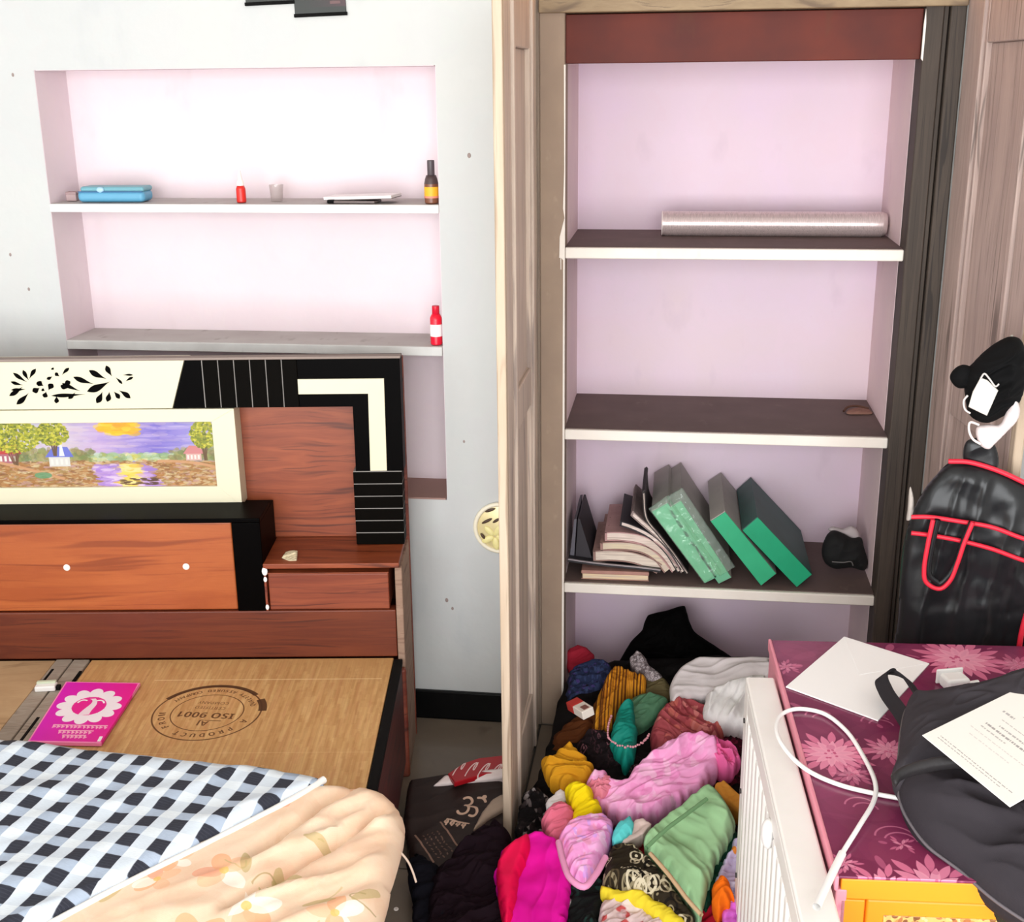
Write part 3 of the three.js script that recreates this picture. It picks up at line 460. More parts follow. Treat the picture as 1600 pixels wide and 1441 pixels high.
// ------------------------------------------------------------------ small things on the wall
for (const [u0, u1, v, h, lab] of [[384, 459, 4, 0.16, 'dark unframed print on the wall above the recess, the higher of two'], [461, 541, 22, 0.19, 'dark unframed print hanging lower beside the other dark print']]) {
  const a = atZ(u0, v + 2, 0.004), b = atZ(u1, v - 2, 0.004);
  const t = canvasTex(128, 256, (c, w, hh) => { c.fillStyle = '#2c302d'; c.fillRect(0, 0, w, hh); const g = c.createLinearGradient(0, 0, w, 0); g.addColorStop(0, 'rgba(40,42,38,0)'); g.addColorStop(1, '#4a3238'); c.fillStyle = g; c.fillRect(0, hh * 0.2, w, hh * 0.72); c.fillStyle = '#6a4c4c'; c.fillRect(w * 0.7, hh * 0.86, w * 0.2, 8); });
  const o = thing('wall_print', lab, 'print', [(a.x + b.x) / 2, a.y, 0.0005]); o.rotation.z = (b.y - a.y) / (b.x - a.x) * 0.9;
  const g = bx(-(b.x - a.x) / 2, (b.x - a.x) / 2, 0, h, 0, 0.004, 0.001), p = g.attributes.position, uu = g.attributes.uv; for (let i = 0; i < p.count; i++) uu.setXY(i, p.getX(i) / (b.x - a.x) + 0.5, p.getY(i) / h);
  part('sheet', g, std({ map: t, roughness: 0.5 }), o);
  part('border', bx(-(b.x - a.x) / 2 - 0.002, (b.x - a.x) / 2 + 0.002, -0.003, 0.004, 0, 0.006, 0.001), M.blackMatt, o);
}
{ // round ornament beside the cupboard door
  const c = atZ(781, 826, 0.01), o = thing('round_ornament', 'round cream and gold wall ornament with dark leaf strokes, half hidden by the cupboard door', 'ornament', [c.x, c.y, 0.001]);
  const gold = plain('#e9d9a4', 0.35, { metalness: 0.25 }), rim = plain('#f3ead2', 0.4);
  part('disc', lathe([[0.0001, 0], [0.057, 0], [0.059, 0.004], [0.05, 0.007], [0.02, 0.011], [0.0001, 0.012]], 40).rotateX(Math.PI / 2), gold, o);
  part('rim', new THREE.TorusGeometry(0.058, 0.0055, 10, 48).translate(0, 0, 0.006), rim, o);
  const dark = plain('#4a3324', 0.5);
  for (const [x, y, l, a] of [[-0.03, 0.018, 0.028, 0.5], [-0.022, 0.045, 0.026, 0.35], [-0.008, 0.02, 0.02, 0.6], [-0.04, -0.02, 0.018, 2.2], [0.02, 0.02, 0.024, 0.5], [0.03, -0.02, 0.02, -0.4]]) part('leaf_stroke', new THREE.SphereGeometry(1, 14, 8).scale(l / 2, 0.0035, 0.003).rotateZ(a).translate(x, y, 0.011), dark, o);
  for (let i = 0; i < 5; i++) part('petal', new THREE.SphereGeometry(1, 14, 8).scale(0.016, 0.008, 0.004).translate(0.018, 0, 0).rotateZ(i * 1.257 + 3.6).translate(-0.012, -0.02, 0.010), plain('#f2e6a0', 0.4), o);
}
for (const [u, v, r] of [[698, 938, 0.004], [707, 951, 0.003], [733, 243, 0.004], [16, 398, 0.003], [45, 452, 0.003], [725, 690, 0.0025], [20, 117, 0.003]]) { const p = atZ(u, v, 0.0003); part('paint_chip', new THREE.SphereGeometry(1, 10, 6).scale(r, r * 1.4, 0.0009).translate(p.x, p.y, 0.0002), plain('#9c8b86', 0.9), scene.getObjectByName('wall_back')); }
// ------------------------------------------------------------------ things in the wall recess
{
  const at = (u, y, z) => { const p = onPlane(u, 300, V(0, 0, z), UZ); return [p.x, y, z]; };
  const yT = 1.247, yB = 0.9335;
  let o = thing('pencil_pouch', 'light blue zipped pouch on the upper recess shelf', 'pouch', at(180, yT, -0.05), 0.03);
  const blue = std({ color: '#5fa3c4', roughness: 0.45 });
  part('body', new RoundedBoxGeometry(0.158, 0.026, 0.06, 4, 0.011).translate(0, 0.013, 0), blue, o);
  part('lid', new RoundedBoxGeometry(0.15, 0.012, 0.056, 4, 0.006).translate(0.004, 0.029, 0), plain('#6fa7b4', 0.45), o);
  part('zip', bx(-0.075, 0.076, 0.0225, 0.0245, 0.026, 0.0312, 0.0005), plain('#3f6f9c', 0.5), o);
  part('button', new THREE.SphereGeometry(0.009, 16, 12).scale(1, 0.7, 0.5).translate(-0.022, 0.028, 0.029), plain('#a9d2ea', 0.3), o);
  o = thing('small_box', 'tiny grey-brown box left of the blue pouch on the upper recess shelf', 'box', at(113, yT, -0.06), 0.1);
  part('body', bx(-0.012, 0.012, 0, 0.02, -0.012, 0.012, 0.002), plain('#b59c9c', 0.8), o); part('lid', bx(-0.0128, 0.0128, 0.0135, 0.0208, -0.0128, 0.0128, 0.002), plain('#a58b8b', 0.8), o);
  o = thing('glue_bottle', 'small red glue bottle with a white nozzle in the middle of the upper recess shelf', 'bottle', at(376.5, yT, -0.03));
  part('body', lathe([[0.0001, 0], [0.010, 0], [0.0108, 0.003], [0.0105, 0.03], [0.008, 0.037], [0.0001, 0.037]]), plain('#d8281e', 0.35), o);
  part('nozzle', lathe([[0.008, 0.036], [0.008, 0.044], [0.005, 0.05], [0.003, 0.064], [0.0015, 0.07], [0.0001, 0.07]]), plain('#f8efe6', 0.4), o);
  o = thing('plastic_cup', 'clear plastic cup right of the red glue bottle on the upper recess shelf', 'cup', at(432, yT, -0.07));
  part('body', lathe([[0.0001, 0.001], [0.013, 0], [0.0165, 0.036], [0.0155, 0.036], [0.0122, 0.002], [0.0001, 0.0022]], 32), new THREE.MeshPhysicalMaterial({ color: '#f2efee', transmission: 0.9, roughness: 0.15, thickness: 0 }), o);
  o = thing('notepad', 'thin white notepad resting on a dark phone on the upper recess shelf', 'notepad', at(567, yT + 0.009, -0.05), -0.1); o.rotation.z = 0.035;
  part('pages', bx(-0.08, 0.078, 0, 0.005, -0.035, 0.035, 0.001), plain('#efe9e8', 0.8), o); part('cover', bx(-0.0805, 0.0785, 0.005, 0.0062, -0.0355, 0.0355, 0.0005), plain('#fbf6f4', 0.5), o); part('back_cover', bx(-0.0805, 0.0785, -0.0012, 0, -0.0355, 0.0355, 0.0005), plain('#7d7270', 0.6), o);
  o = thing('phone', 'small dark phone under the white notepad on the upper recess shelf', 'phone', at(553, yT, -0.035), -0.05);
  part('body', bx(-0.055, 0.055, 0, 0.0062, -0.028, 0.028, 0.003), plain('#6a5e5c', 0.35), o); part('screen', bx(-0.05, 0.05, 0.0061, 0.0068, -0.025, 0.025, 0.0003), M.black, o); part('camera_bump', bx(-0.054, -0.038, 0, 0.008, 0.02, 0.0288, 0.002), M.blackMatt, o);
  o = thing('ink_bottle', 'dark bottle with a yellow label at the right end of the upper recess shelf', 'bottle', [-0.5385, yT, -0.02]);
  part('body', lathe([[0.0001, 0], [0.014, 0], [0.0155, 0.003], [0.0155, 0.042], [0.0145, 0.046], [0.0001, 0.046]]), plain('#7a4a34', 0.3), o);
  part('label', lathe([[0.0158, 0.016], [0.0158, 0.036]]), plain('#f0b428', 0.5), o); part('stripe', lathe([[0.01595, 0.012], [0.01595, 0.0165]]), plain('#e58a70', 0.5), o);
  part('shoulder', lathe([[0.0156, 0.042], [0.0135, 0.052], [0.011, 0.06], [0.0001, 0.06]]), plain('#4b3a3a', 0.35), o);
  part('cap', lathe([[0.0001, 0.092], [0.0075, 0.092], [0.008, 0.09], [0.008, 0.06], [0.0001, 0.06]]), plain('#50464a', 0.4), o);
  o = thing('syrup_bottle', 'red plastic bottle with a white label at the right end of the lower recess shelf', 'bottle', [-0.5365, yB, -0.018]);
  part('body', lathe([[0.0001, 0], [0.0115, 0], [0.0135, 0.003], [0.0135, 0.06], [0.0001, 0.06]]), plain('#e21634', 0.3), o);
  part('label', lathe([[0.0138, 0.02], [0.0138, 0.047]]), plain('#fdf6f4', 0.6), o);
  part('shoulder', lathe([[0.0137, 0.056], [0.0132, 0.062], [0.009, 0.07], [0.0001, 0.07]]), plain('#ef1030', 0.3), o);
  part('cap', lathe([[0.0001, 0.0885], [0.0078, 0.0885], [0.0084, 0.087], [0.0084, 0.069], [0.0001, 0.069]]), plain('#d41030', 0.35), o);
}
// ------------------------------------------------------------------ things on the cupboard shelves
{
  // silvery roll on the top shelf
  const a = atZ(1034, 352, -0.22), b = atZ(1386, 350, -0.22), L = b.x - a.x, R = 0.0275;
  const o = thing('foil_roll', 'long silvery-pink paper roll lying on the top cupboard shelf', 'roll', [a.x, 1.157 + R, -0.22]);
  const foil = std({ map: wood('#e0cdcb', '#c5b2b0', '#a89a97', 61, 0.6, 0.08, 1), roughness: 0.28, metalness: 0.35 });
  part('sheet', new THREE.CylinderGeometry(R, R, L - 0.012, 40, 1, true).rotateZ(-Math.PI / 2).translate(L / 2 - 0.006, 0, 0), foil, o);
  part('loose_edge', new THREE.CylinderGeometry(R + 0.0012, R + 0.0012, L - 0.02, 24, 1, true, 0.2, 1.5).rotateZ(-Math.PI / 2).translate(L / 2 - 0.002, 0, 0), foil, o);
  const sp = []; for (let i = 0; i <= 90; i++) { const t = i / 90, an = t * 22, r = R * (0.25 + 0.73 * t); sp.push(V(0, Math.cos(an) * r, Math.sin(an) * r)); }
  part('rolled_end', merge([lathe([[0.0001, 0], [R - 0.0006, 0], [R - 0.0006, 0.003], [0.0001, 0.003]], 36).rotateZ(Math.PI / 2).translate(0.004, 0, 0), new THREE.TubeGeometry(new THREE.CatmullRomCurve3(sp), 180, 0.0007, 5).translate(0.001, 0, 0), new THREE.TorusGeometry(R - 0.001, 0.0016, 8, 40).rotateY(Math.PI / 2).translate(0.001, 0, 0)]), plain('#e9dad6', 0.5), o);
  part('tapered_end', lathe([[R, 0], [R * 0.985, 0.004], [R * 0.86, 0.011], [R * 0.84, 0.011], [0.0001, 0.009]], 40).rotateZ(-Math.PI / 2).translate(L - 0.013, 0, 0), foil, o);
  // dried leaf litter at the right of the middle shelf
  const d = atY(1346, 646, 0.748); const lf = thing('dry_leaf', 'curled brown dry leaf in the right corner of the bare middle shelf', 'leaf', [d.x - 0.012, 0.7475, d.z], 0.4);
  part('blade', cloth({ p: V(0, 0.004, 0), n: V(0, 1, 0.1), pts: [V(-0.028, 0.004, 0.006), V(-0.01, 0.004, -0.016), V(0.02, 0.004, -0.02), V(0.036, 0.004, -0.004), V(0.03, 0.004, 0.02), V(0.008, 0.004, 0.018)], T: 0.004, B: 0.003, rim: 0.01, amp: 0.004, freq: 60, grid: 24, seed: 4 }), plain('#8a6456', 0.9), lf);
  part('rim_curl', tube([V(-0.03, 0.006, -0.006), V(-0.012, 0.011, -0.02), V(0.015, 0.011, -0.024), V(0.036, 0.007, -0.006)], 0.0028, 24, 6), plain('#5a3a2c', 0.9), lf);
}
{
  const YS = 0.3722, zf = -0.03;
  const file = (px, depth, cols, name, label, n) => {
    let pts = px.map(([u, v]) => { const p = atZ(u, v, zf); return [p.x, p.y]; });
    const lo = Math.min(...pts.map((q) => q[1])); pts = pts.map(([x, y]) => [x, y - lo + YS]);
    const o = thing(name, label, 'file', [0, 0, 0], 0, 'box files leaning on the third cupboard shelf');
    part('case', prism(pts, zf - depth, zf - 0.002, 0.0015), cols[0], o);
    const c = pts.reduce((s, q) => [s[0] + q[0] / pts.length, s[1] + q[1] / pts.length], [0, 0]);
    part('spine', prism(pts.map(([x, y]) => [c[0] + (x - c[0]) * 0.985, c[1] + (y - c[1]) * 0.985]), zf - 0.006, zf + 0.001, 0.001), cols[1], o);
    return [o, pts, c];
  };
  const grey = std({ map: paint('#b9b4ad', '#aca7a1', '#98938d', 63, 0.3, 0.3), roughness: 0.8 }), gr = (a, b) => std({ map: paint(a, b, '#4a9a70', 64, 0.2, 0.3), roughness: 0.5 });
  const wrapM = new THREE.MeshPhysicalMaterial({ color: '#f4fff8', transmission: 0.92, roughness: 0.12, thickness: 0, ior: 1.35 });
  const A = file([[1018, 792], [1043, 778], [1122, 895], [1102, 905]], 0.295, [grey, gr('#74bd9a', '#5fae89')], 'box_file', 'leftmost green box file with a grey case, wrapped in crinkled clear plastic');
  const Bf = file([[1042, 779], [1064, 765], [1144, 887], [1124, 897]], 0.295, [grey, gr('#6db58f', '#64a683')], 'box_file', 'second green box file from the left, in crinkled plastic against the first');
  const C = file([[1110, 805], [1133, 790], [1214, 888], [1190, 907]], 0.295, [grey, gr('#2fae7c', '#28a574')], 'box_file', 'third box file from the left, bright green spine and grey case, unwrapped');
  const D = file([[1160, 818], [1184, 797], [1270, 888], [1246, 908]], 0.295, [std({ map: paint('#35605a', '#2c524b', '#505a57', 66, 0.3, 0.4), roughness: 0.55 }), gr('#12a273', '#0e9a6c')], 'box_file', 'rightmost box file with a bright green spine and dark green case');
  for (const [f, px] of [[A, [[1013, 795], [1043, 774], [1128, 894], [1100, 912]]], [Bf, [[1041, 777], [1066, 762], [1149, 886], [1124, 901]]]]) {
    const lo = Math.min(...f[1].map((q) => q[1]));
    part('plastic_wrap', cloth({ p: V(0, 0, zf + 0.0015), n: UZ, pts: px.map(([u, v]) => { const q = atZ(u, v, zf + 0.0015); return V(q.x, Math.max(q.y, YS), q.z); }), sharp: true, T: 0.005, B: 0.0, rim: 0.012, amp: 0.008, freq: 38, dir: -40, stretch: 1.6, grid: 60, seed: px[0][0] }), wrapM, f[0]);
  }
  // notebooks slumped against the left side
  const band = (pts, t0, t1) => { // between two offsets of a curve (pixel offsets along its normal)
    const c = new THREE.CatmullRomCurve3(pts.map(([u, v]) => V(u, v, 0)), false, 'centripetal').getPoints(26), up = [], dn = [];
    c.forEach((q, i) => { const a = c[Math.max(0, i - 1)], b = c[Math.min(c.length - 1, i + 1)], d = b.clone().sub(a).normalize(); up.push([q.x + d.y * t1, q.y - d.x * t1]); dn.push([q.x + d.y * t0, q.y - d.x * t0]); });
    return [...dn, ...up.reverse()];
  };
  const bookZ = -0.045;
  const book = (pts, t, cover, pages, label, depth = 0.2) => {
    const o = thing('notebook', label, 'notebook', [0, 0, 0], 0, 'notebooks slumped on the third cupboard shelf');
    const P = (p, z0, d, b = 0.0006) => prism(p.map(([u, v]) => { const q = atZ(u, v, bookZ); return [q.x, Math.max(q.y, YS + 0.0002)]; }), z0 - d, z0, b);
    part('pages', P(band(pts, 1.6, t - 1.6), bookZ - 0.002, depth - 0.004), pages, o);
    part('cover', merge([P(band(pts, 0, 1.5), bookZ, depth, 0.0003), P(band(pts, t - 1.5, t), bookZ, depth, 0.0003), P(band([pts[0], [pts[0][0] + (pts[1][0] - pts[0][0]) * 0.08 + 1.6, pts[0][1] + (pts[1][1] - pts[0][1]) * 0.08]], 0, t), bookZ, depth, 0.0003)]), cover, o);
    return o;
  };
  const pg = (a) => std({ map: wood(a, '#cdbcae', '#a89286', 67, 0.4, 0.03, 1), roughness: 0.9 });
  const cov = (a, b) => std({ map: paint(a, b, '#6a4a40', 68, 0.12, 0.7), roughness: 0.75 });
  {
    const o = thing('hardback_book', 'flat brown-covered book lying under the slumped notebooks', 'book', [0.0, YS, -0.05], 0.02); const l = atZ(908, 895, -0.03).x, r = atZ(1014, 895, -0.03).x;
    part('pages', bx(l + 0.003, r - 0.002, 0.0015, 0.0135, -0.13, 0.018, 0.001), pg('#e9cfa6'), o); part('cover', bx(l, r, 0.0136, 0.0225, -0.135, 0.02, 0.002), cov('#b58a7c', '#a5776c'), o); part('cover', bx(l, r, 0, 0.0014, -0.135, 0.02, 0.0005), cov('#b58a7c', '#a5776c'), o);
    const k = thing('clipboard', 'thin black board lying slanted on top of the flat brown book', 'board', [0, 0, 0]);
    const q = band([[888, 873], [930, 879], [1000, 886], [1032, 890]], 0, 3.5).map(([u, v]) => { const p = atZ(u, v, -0.05); return [p.x, p.y]; }); part('board', prism(q, -0.25, -0.03, 0.0006), plain('#1d1a1e', 0.5), k);
    part('edge', prism(band([[888, 873], [930, 879], [1000, 886], [1032, 890]], 3.2, 4.4).map(([u, v]) => { const p = atZ(u, v, -0.05); return [p.x, p.y]; }), -0.035, -0.029, 0.0003), plain('#a59ca0', 0.5), k);
    const s = thing('folder', 'dark slate folder standing upright at the left end of the third shelf', 'folder');
    part('cover', pxPrism([[890, 871], [897, 812], [901, 811], [897, 872]], -0.06, 0.18, 0.0006), plain('#5d5a63', 0.6), s); part('cover', pxPrism([[899, 872], [903, 811], [906, 811], [926, 876], [918, 877]], -0.06, 0.18, 0.0006), plain('#2b262c', 0.6), s);
  }
  book([[927, 878], [955, 877], [985, 880], [1010, 888], [1026, 897]], 17, cov('#a9867c', '#8f7068'), pg('#e6d8c8'), 'lowest slumped notebook with cream pages and a mottled brown cover');
  book([[938, 861], [968, 860], [1000, 864], [1022, 876], [1038, 896]], 13, cov('#b08a80', '#94706a'), pg('#e0d0b0'), 'slumped notebook with yellowish pages, second from the bottom');
  const b3 = book([[945, 846], [970, 846], [1003, 852], [1028, 868], [1050, 895]], 14, cov('#c49a98', '#b58a88'), pg('#ecd9cf'), 'slumped rose notebook with a dark red stripe, middle of the stack');
  const st = atZ(951, 838, bookZ); part('red_stripe', bx(st.x - 0.006, st.x + 0.006, 0.4575, 0.4605, bookZ - 0.19, bookZ - 0.05, 0.0004), plain('#7d2420', 0.6), b3);
  book([[968, 822], [986, 828], [1014, 842], [1038, 864], [1058, 895]], 8, plain('#2a242a', 0.6), pg('#efdcd6'), 'slumped notebook with a black cover above the rose one');
  book([[985, 806], [1003, 822], [1026, 842], [1046, 866], [1064, 896]], 8, cov('#9a8682', '#82706e'), pg('#f0e0da'), 'topmost slumped notebook with a grey-brown cover');
  book([[1003, 768], [1008, 812], [1028, 838], [1050, 866], [1072, 898]], 5, plain('#241c1c', 0.6), pg('#d8c4bc'), 'thin dark notebook pressed against the first box file', 0.18);
  const mk = thing('black_pouch', 'small black cloth pouch with a grey lining at the right end of the third shelf', 'pouch');
  part('body', cloth({ p: V(0.4, 0.42, -0.13), n: V(0, 0.15, 1), px: [[1284, 858], [1294, 834], [1303, 829], [1318, 834], [1332, 841], [1345, 840], [1350, 856], [1356, 880], [1350, 891], [1330, 887], [1302, 888], [1288, 878]], T: 0.03, B: 0.03, rim: 0.03, amp: 0.006, freq: 30, grid: 40, seed: 5 }), plain('#070707', 0.85), mk);
  part('lining', cloth({ p: V(0.4, 0.44, -0.15), n: V(0, 0.15, 1), px: [[1294, 827], [1300, 823], [1318, 826], [1330, 822], [1340, 828], [1343, 842], [1330, 843], [1316, 836], [1300, 832]], T: 0.01, B: 0.01, rim: 0.01, amp: 0.002, grid: 30, seed: 6 }), plain('#bcb0b0', 0.8), mk);
  part('strap', tube([atZ(1300, 878, -0.09), atZ(1318, 879, -0.088), atZ(1330, 878, -0.088), atZ(1333, 884, -0.09)], 0.0015, 20, 6), plain('#6a6664', 0.6), mk);
}
// ------------------------------------------------------------------ heap of clothes spilling out of the cupboard
const spread = (h, tilt = 0.2, z = 0.3) => ({ p: V(0, h, z), n: V(0, 1, tilt) });
function garment(name, label, category, px, h, tilt, o, mat, parent) {
  const opt = { ...o, rim: o.rim ?? 0.014, T: (o.T ?? 0.03) * 0.62, B: Math.min(o.B ?? 0.05, 0.05), tension: 0.3, amp: (o.amp ?? 0.012) * 0.72, lump: o.lump ?? 0.04, fine: o.fine ?? (o.amp ?? 0.012) * 0.16, jag: o.jag ?? 0.07, grid: Math.round((o.grid ?? 46) * 1.5), freq: (o.freq ?? 14) * 1.25, stretch: o.stretch ?? 3 };
  const g = cloth({ ...spread(h, tilt, opt.z ?? 0.3), px, ...opt });
  if (parent) return part(name, g, mat, parent);
  const m = single(name, g, mat, label, category); return m;
}
const fabric = (c, o = {}) => new THREE.MeshPhysicalMaterial({ color: c, roughness: 0.85, bumpMap: weave, bumpScale: 0.0004, specularIntensity: 0.4, ...o });
function printed(w, seed, base, cols, kind, sx = 0.2) {
  const t = canvasTex(w, w, (c) => {
    c.fillStyle = base; c.fillRect(0, 0, w, w); const r = rng(seed);
    for (let i = 0; i < (kind === 'dots' ? 90 : kind === 'dense' ? 420 : 160); i++) {
      c.fillStyle = c.strokeStyle = cols[r() * cols.length | 0]; const x = r() * w, y = r() * w, s = w * (0.012 + 0.03 * r());
      if (kind === 'rings') { c.lineWidth = s * 0.5; c.beginPath(); c.arc(x, y, s * 1.4, 0, 6.3); c.stroke(); c.beginPath(); c.arc(x, y, s * 0.4, 0, 6.3); c.fill(); }
      else if (kind === 'stripes') { c.lineWidth = s * 0.5; c.beginPath(); c.moveTo((i * w) / 60, 0); c.bezierCurveTo((i * w) / 60 + 8, w * 0.3, (i * w) / 60 - 8, w * 0.6, (i * w) / 60, w); c.stroke(); }
      else { c.globalAlpha = 0.85; c.beginPath(); c.ellipse(x, y, s, s * (0.4 + 0.6 * r()), r() * 3, 0, 6.3); c.fill(); c.globalAlpha = 1; }
    }
  });
  t.repeat.set(1 / sx, 1 / sx); return t;
}
const G = (name, label, cat, px, h, tilt, opt, mat) => garment(name, label, cat, px, h, tilt, opt, mat);
G('black_blanket', 'large black cloth spread underneath the whole heap of clothes', 'cloth', [[886, 1062], [960, 1035], [1165, 1030], [1168, 1100], [1172, 1500], [900, 1520], [812, 1480], [800, 1330], [830, 1240], [858, 1160]], 0.075, 0.16, { T: 0.02, B: 0.06, amp: 0.02, grid: 70, seed: 31, rim: 0.05 }, fabric('#0d090a'));
G('black_shawl', 'crumpled black shawl rising to a peak at the back of the bottom compartment', 'shawl', [[960, 1052], [985, 1004], [1003, 985], [1012, 962], [1042, 954], [1069, 947], [1076, 968], [1086, 988], [1118, 1010], [1150, 1032], [1165, 1062], [1100, 1085], [1030, 1080], [985, 1072]], 0.24, 2.0, { z: -0.2, T: 0.05, B: 0.07, amp: 0.03, grid: 60, seed: 33, rim: 0.06 }, fabric('#040303', { specularIntensity: 0.15 }));
G('red_cloth', 'small bunched dark red cloth at the back left corner of the cupboard floor', 'cloth', [[886, 1020], [902, 1008], [918, 1014], [930, 1030], [925, 1044], [905, 1050], [886, 1050]], 0.14, 1.2, { z: -0.12, T: 0.02, B: 0.08, amp: 0.012, grid: 30, seed: 35 }, fabric('#b3283c'));
G('navy_cloth', 'bunched navy blue cloth at the left of the heap against the cupboard side', 'cloth', [[886, 1062], [898, 1044], [928, 1036], [950, 1040], [958, 1056], [945, 1078], [925, 1094], [905, 1104], [886, 1106]], 0.15, 0.5, { z: 0.0, T: 0.035, B: 0.09, amp: 0.02, grid: 40, seed: 36 }, fabric(0xffffff, { map: printed(256, 9, '#262f4e', ['#323c60', '#1b2038', '#4a3a78', '#39456a'], 'dense', 0.14) }));
G('grey_lace', 'twisted strip of grey-white lace lying in front of the black shawl', 'lace', [[984, 1030], [996, 1018], [1008, 1028], [1016, 1042], [1034, 1056], [1036, 1070], [1018, 1068], [1002, 1056], [988, 1046]], 0.19, 0.5, { z: 0.0, T: 0.018, B: 0.06, amp: 0.012, grid: 34, seed: 37, freq: 40 }, fabric(0xffffff, { map: printed(256, 10, '#6d6264', ['#b8acae', '#cfc4c6', '#8d8284'], 'rings', 0.05) }));
G('khaki_cloth', 'dull khaki cloth between the mustard scarf and the white shirt', 'cloth', [[1005, 1066], [1035, 1062], [1048, 1076], [1050, 1100], [1030, 1108], [1004, 1100], [996, 1082]], 0.16, 0.4, { z: 0.02, T: 0.025, B: 0.08, amp: 0.012, grid: 34, seed: 38 }, fabric('#5d5236'));
G('mustard_scarf', 'mustard and brown striped scarf folded in an arch near the top of the heap', 'scarf', [[924, 1148], [926, 1110], [940, 1078], [956, 1052], [968, 1048], [986, 1056], [1010, 1064], [1008, 1084], [984, 1088], [968, 1108], [958, 1136], [946, 1158], [932, 1160]], 0.175, 0.4, { z: 0.04, T: 0.035, B: 0.09, amp: 0.018, grid: 54, seed: 39, dir: 70, freq: 30 }, fabric(0xffffff, { map: printed(512, 12, '#a5651a', ['#d18a1f', '#e09a2a', '#5a3010', '#6d3c14', '#c07a1c'], 'stripes', 0.22) }));
G('brown_cloth', 'dark brown cloth on the left edge of the heap below the paper carton', 'cloth', [[858, 1178], [868, 1152], [890, 1132], [915, 1112], [932, 1128], [926, 1158], [900, 1176], [870, 1186]], 0.135, 0.4, { z: 0.1, T: 0.03, B: 0.09, amp: 0.015, grid: 40, seed: 40 }, fabric('#5a2f12'));
{
  const c = atY(907, 1104, 0.185), o = thing('paper_carton', 'small white carton with a red end stuck in the heap beside the mustard scarf', 'carton', [c.x, 0.178, c.z], -0.9); o.rotation.z = 0.35; o.rotation.x = 0.3;
  part('body', bx(-0.006, 0.034, -0.008, 0.012, -0.015, 0.015, 0.002), plain('#efe4d8', 0.7), o); part('red_end', bx(-0.034, -0.0055, -0.0082, 0.0122, -0.0152, 0.0152, 0.002), plain('#c4362e', 0.6), o); part('flap', bx(0.012, 0.03, 0.0118, 0.0132, -0.008, 0.006, 0.0005), plain('#8a5a50', 0.7), o);
}
G('sage_cloth', 'grey-green satin cloth in the middle of the heap right of the teal scarf', 'cloth', [[984, 1098], [1004, 1088], [1036, 1092], [1044, 1100], [1028, 1120], [1006, 1138], [986, 1138], [976, 1118]], 0.165, 0.35, { z: 0.08, T: 0.03, B: 0.09, amp: 0.012, grid: 40, seed: 41 }, fabric('#4f7a5c', { roughness: 0.5 }));
G('teal_scarf', 'teal green scarf knotted into a bulge in the middle of the heap', 'scarf', [[958, 1140], [964, 1116], [976, 1100], [990, 1104], [992, 1130], [996, 1150], [992, 1184], [980, 1198], [964, 1184], [954, 1162]], 0.205, 0.35, { z: 0.1, T: 0.04, B: 0.08, amp: 0.014, grid: 44, seed: 42 }, fabric('#0f8272', { roughness: 0.6 }));
G('beaded_blouse', 'black blouse with a pink beaded border under the teal scarf', 'blouse', [[900, 1170], [920, 1152], [944, 1150], [962, 1166], [985, 1182], [1010, 1190], [1004, 1214], [980, 1222], [950, 1216], [922, 1204], [904, 1190]], 0.135, 0.3, { z: 0.14, T: 0.03, B: 0.08, amp: 0.02, grid: 50, seed: 43, freq: 26 }, fabric(0xffffff, { map: printed(256, 14, '#1b1114', ['#3d242a', '#7d5058', '#2a191d', '#120b0d'], 'rings', 0.16) }));
{
  const tr = []; const r = rng(4); const line = [[955, 1120], [950, 1140], [952, 1156], [966, 1166], [990, 1168], [1008, 1158], [1014, 1150]].map(([u, v]) => atY(u, v, 0.215));
  const c = new THREE.CatmullRomCurve3(line).getSpacedPoints(40);
  single('bead_string', merge(c.map((q) => new THREE.SphereGeometry(0.0019 + 0.0009 * r(), 8, 6).translate(q.x, q.y + 0.004 * r(), q.z))), plain('#c98a94', 0.4), 'string of tiny dusty pink beads looped around the teal scarf', 'beads');
}
G('rust_dupatta', 'rust and rose-red gathered scarf at the right of the heap above the pink dress', 'scarf', [[1016, 1150], [1028, 1122], [1048, 1102], [1078, 1098], [1100, 1112], [1126, 1132], [1132, 1152], [1108, 1170], [1070, 1172], [1034, 1176], [1018, 1166]], 0.175, 0.35, { z: 0.1, T: 0.045, B: 0.09, amp: 0.024, fine: 0.001, grid: 64, seed: 44, dir: 140, freq: 20, stretch: 7 }, fabric(0xffffff, { map: printed(512, 15, '#a54a50', ['#b9565a', '#8c3840', '#d0807a', '#c46a5e'], 'dense', 0.3), roughness: 0.6 }));
G('white_shirt', 'folded off-white shirt lying across the right of the heap', 'shirt', [[1046, 1076], [1054, 1058], [1066, 1044], [1092, 1030], [1130, 1030], [1204, 1034], [1204, 1078], [1140, 1080], [1105, 1092], [1072, 1096], [1050, 1104]], 0.21, 0.45, { z: 0.06, T: 0.03, B: 0.1, amp: 0.014, fine: 0.0006, grid: 56, seed: 45, dir: 10, freq: 10, stretch: 6 }, fabric('#d8cfcf'));
G('white_bundle', 'bunched translucent white cloth below the folded off-white shirt', 'cloth', [[1097, 1112], [1106, 1090], [1130, 1074], [1196, 1060], [1196, 1140], [1150, 1142], [1120, 1136], [1100, 1126]], 0.215, 0.4, { z: 0.1, T: 0.035, B: 0.1, amp: 0.016, fine: 0.001, grid: 50, seed: 46, dir: 70, freq: 16, stretch: 5 }, fabric('#e9e6e4'));
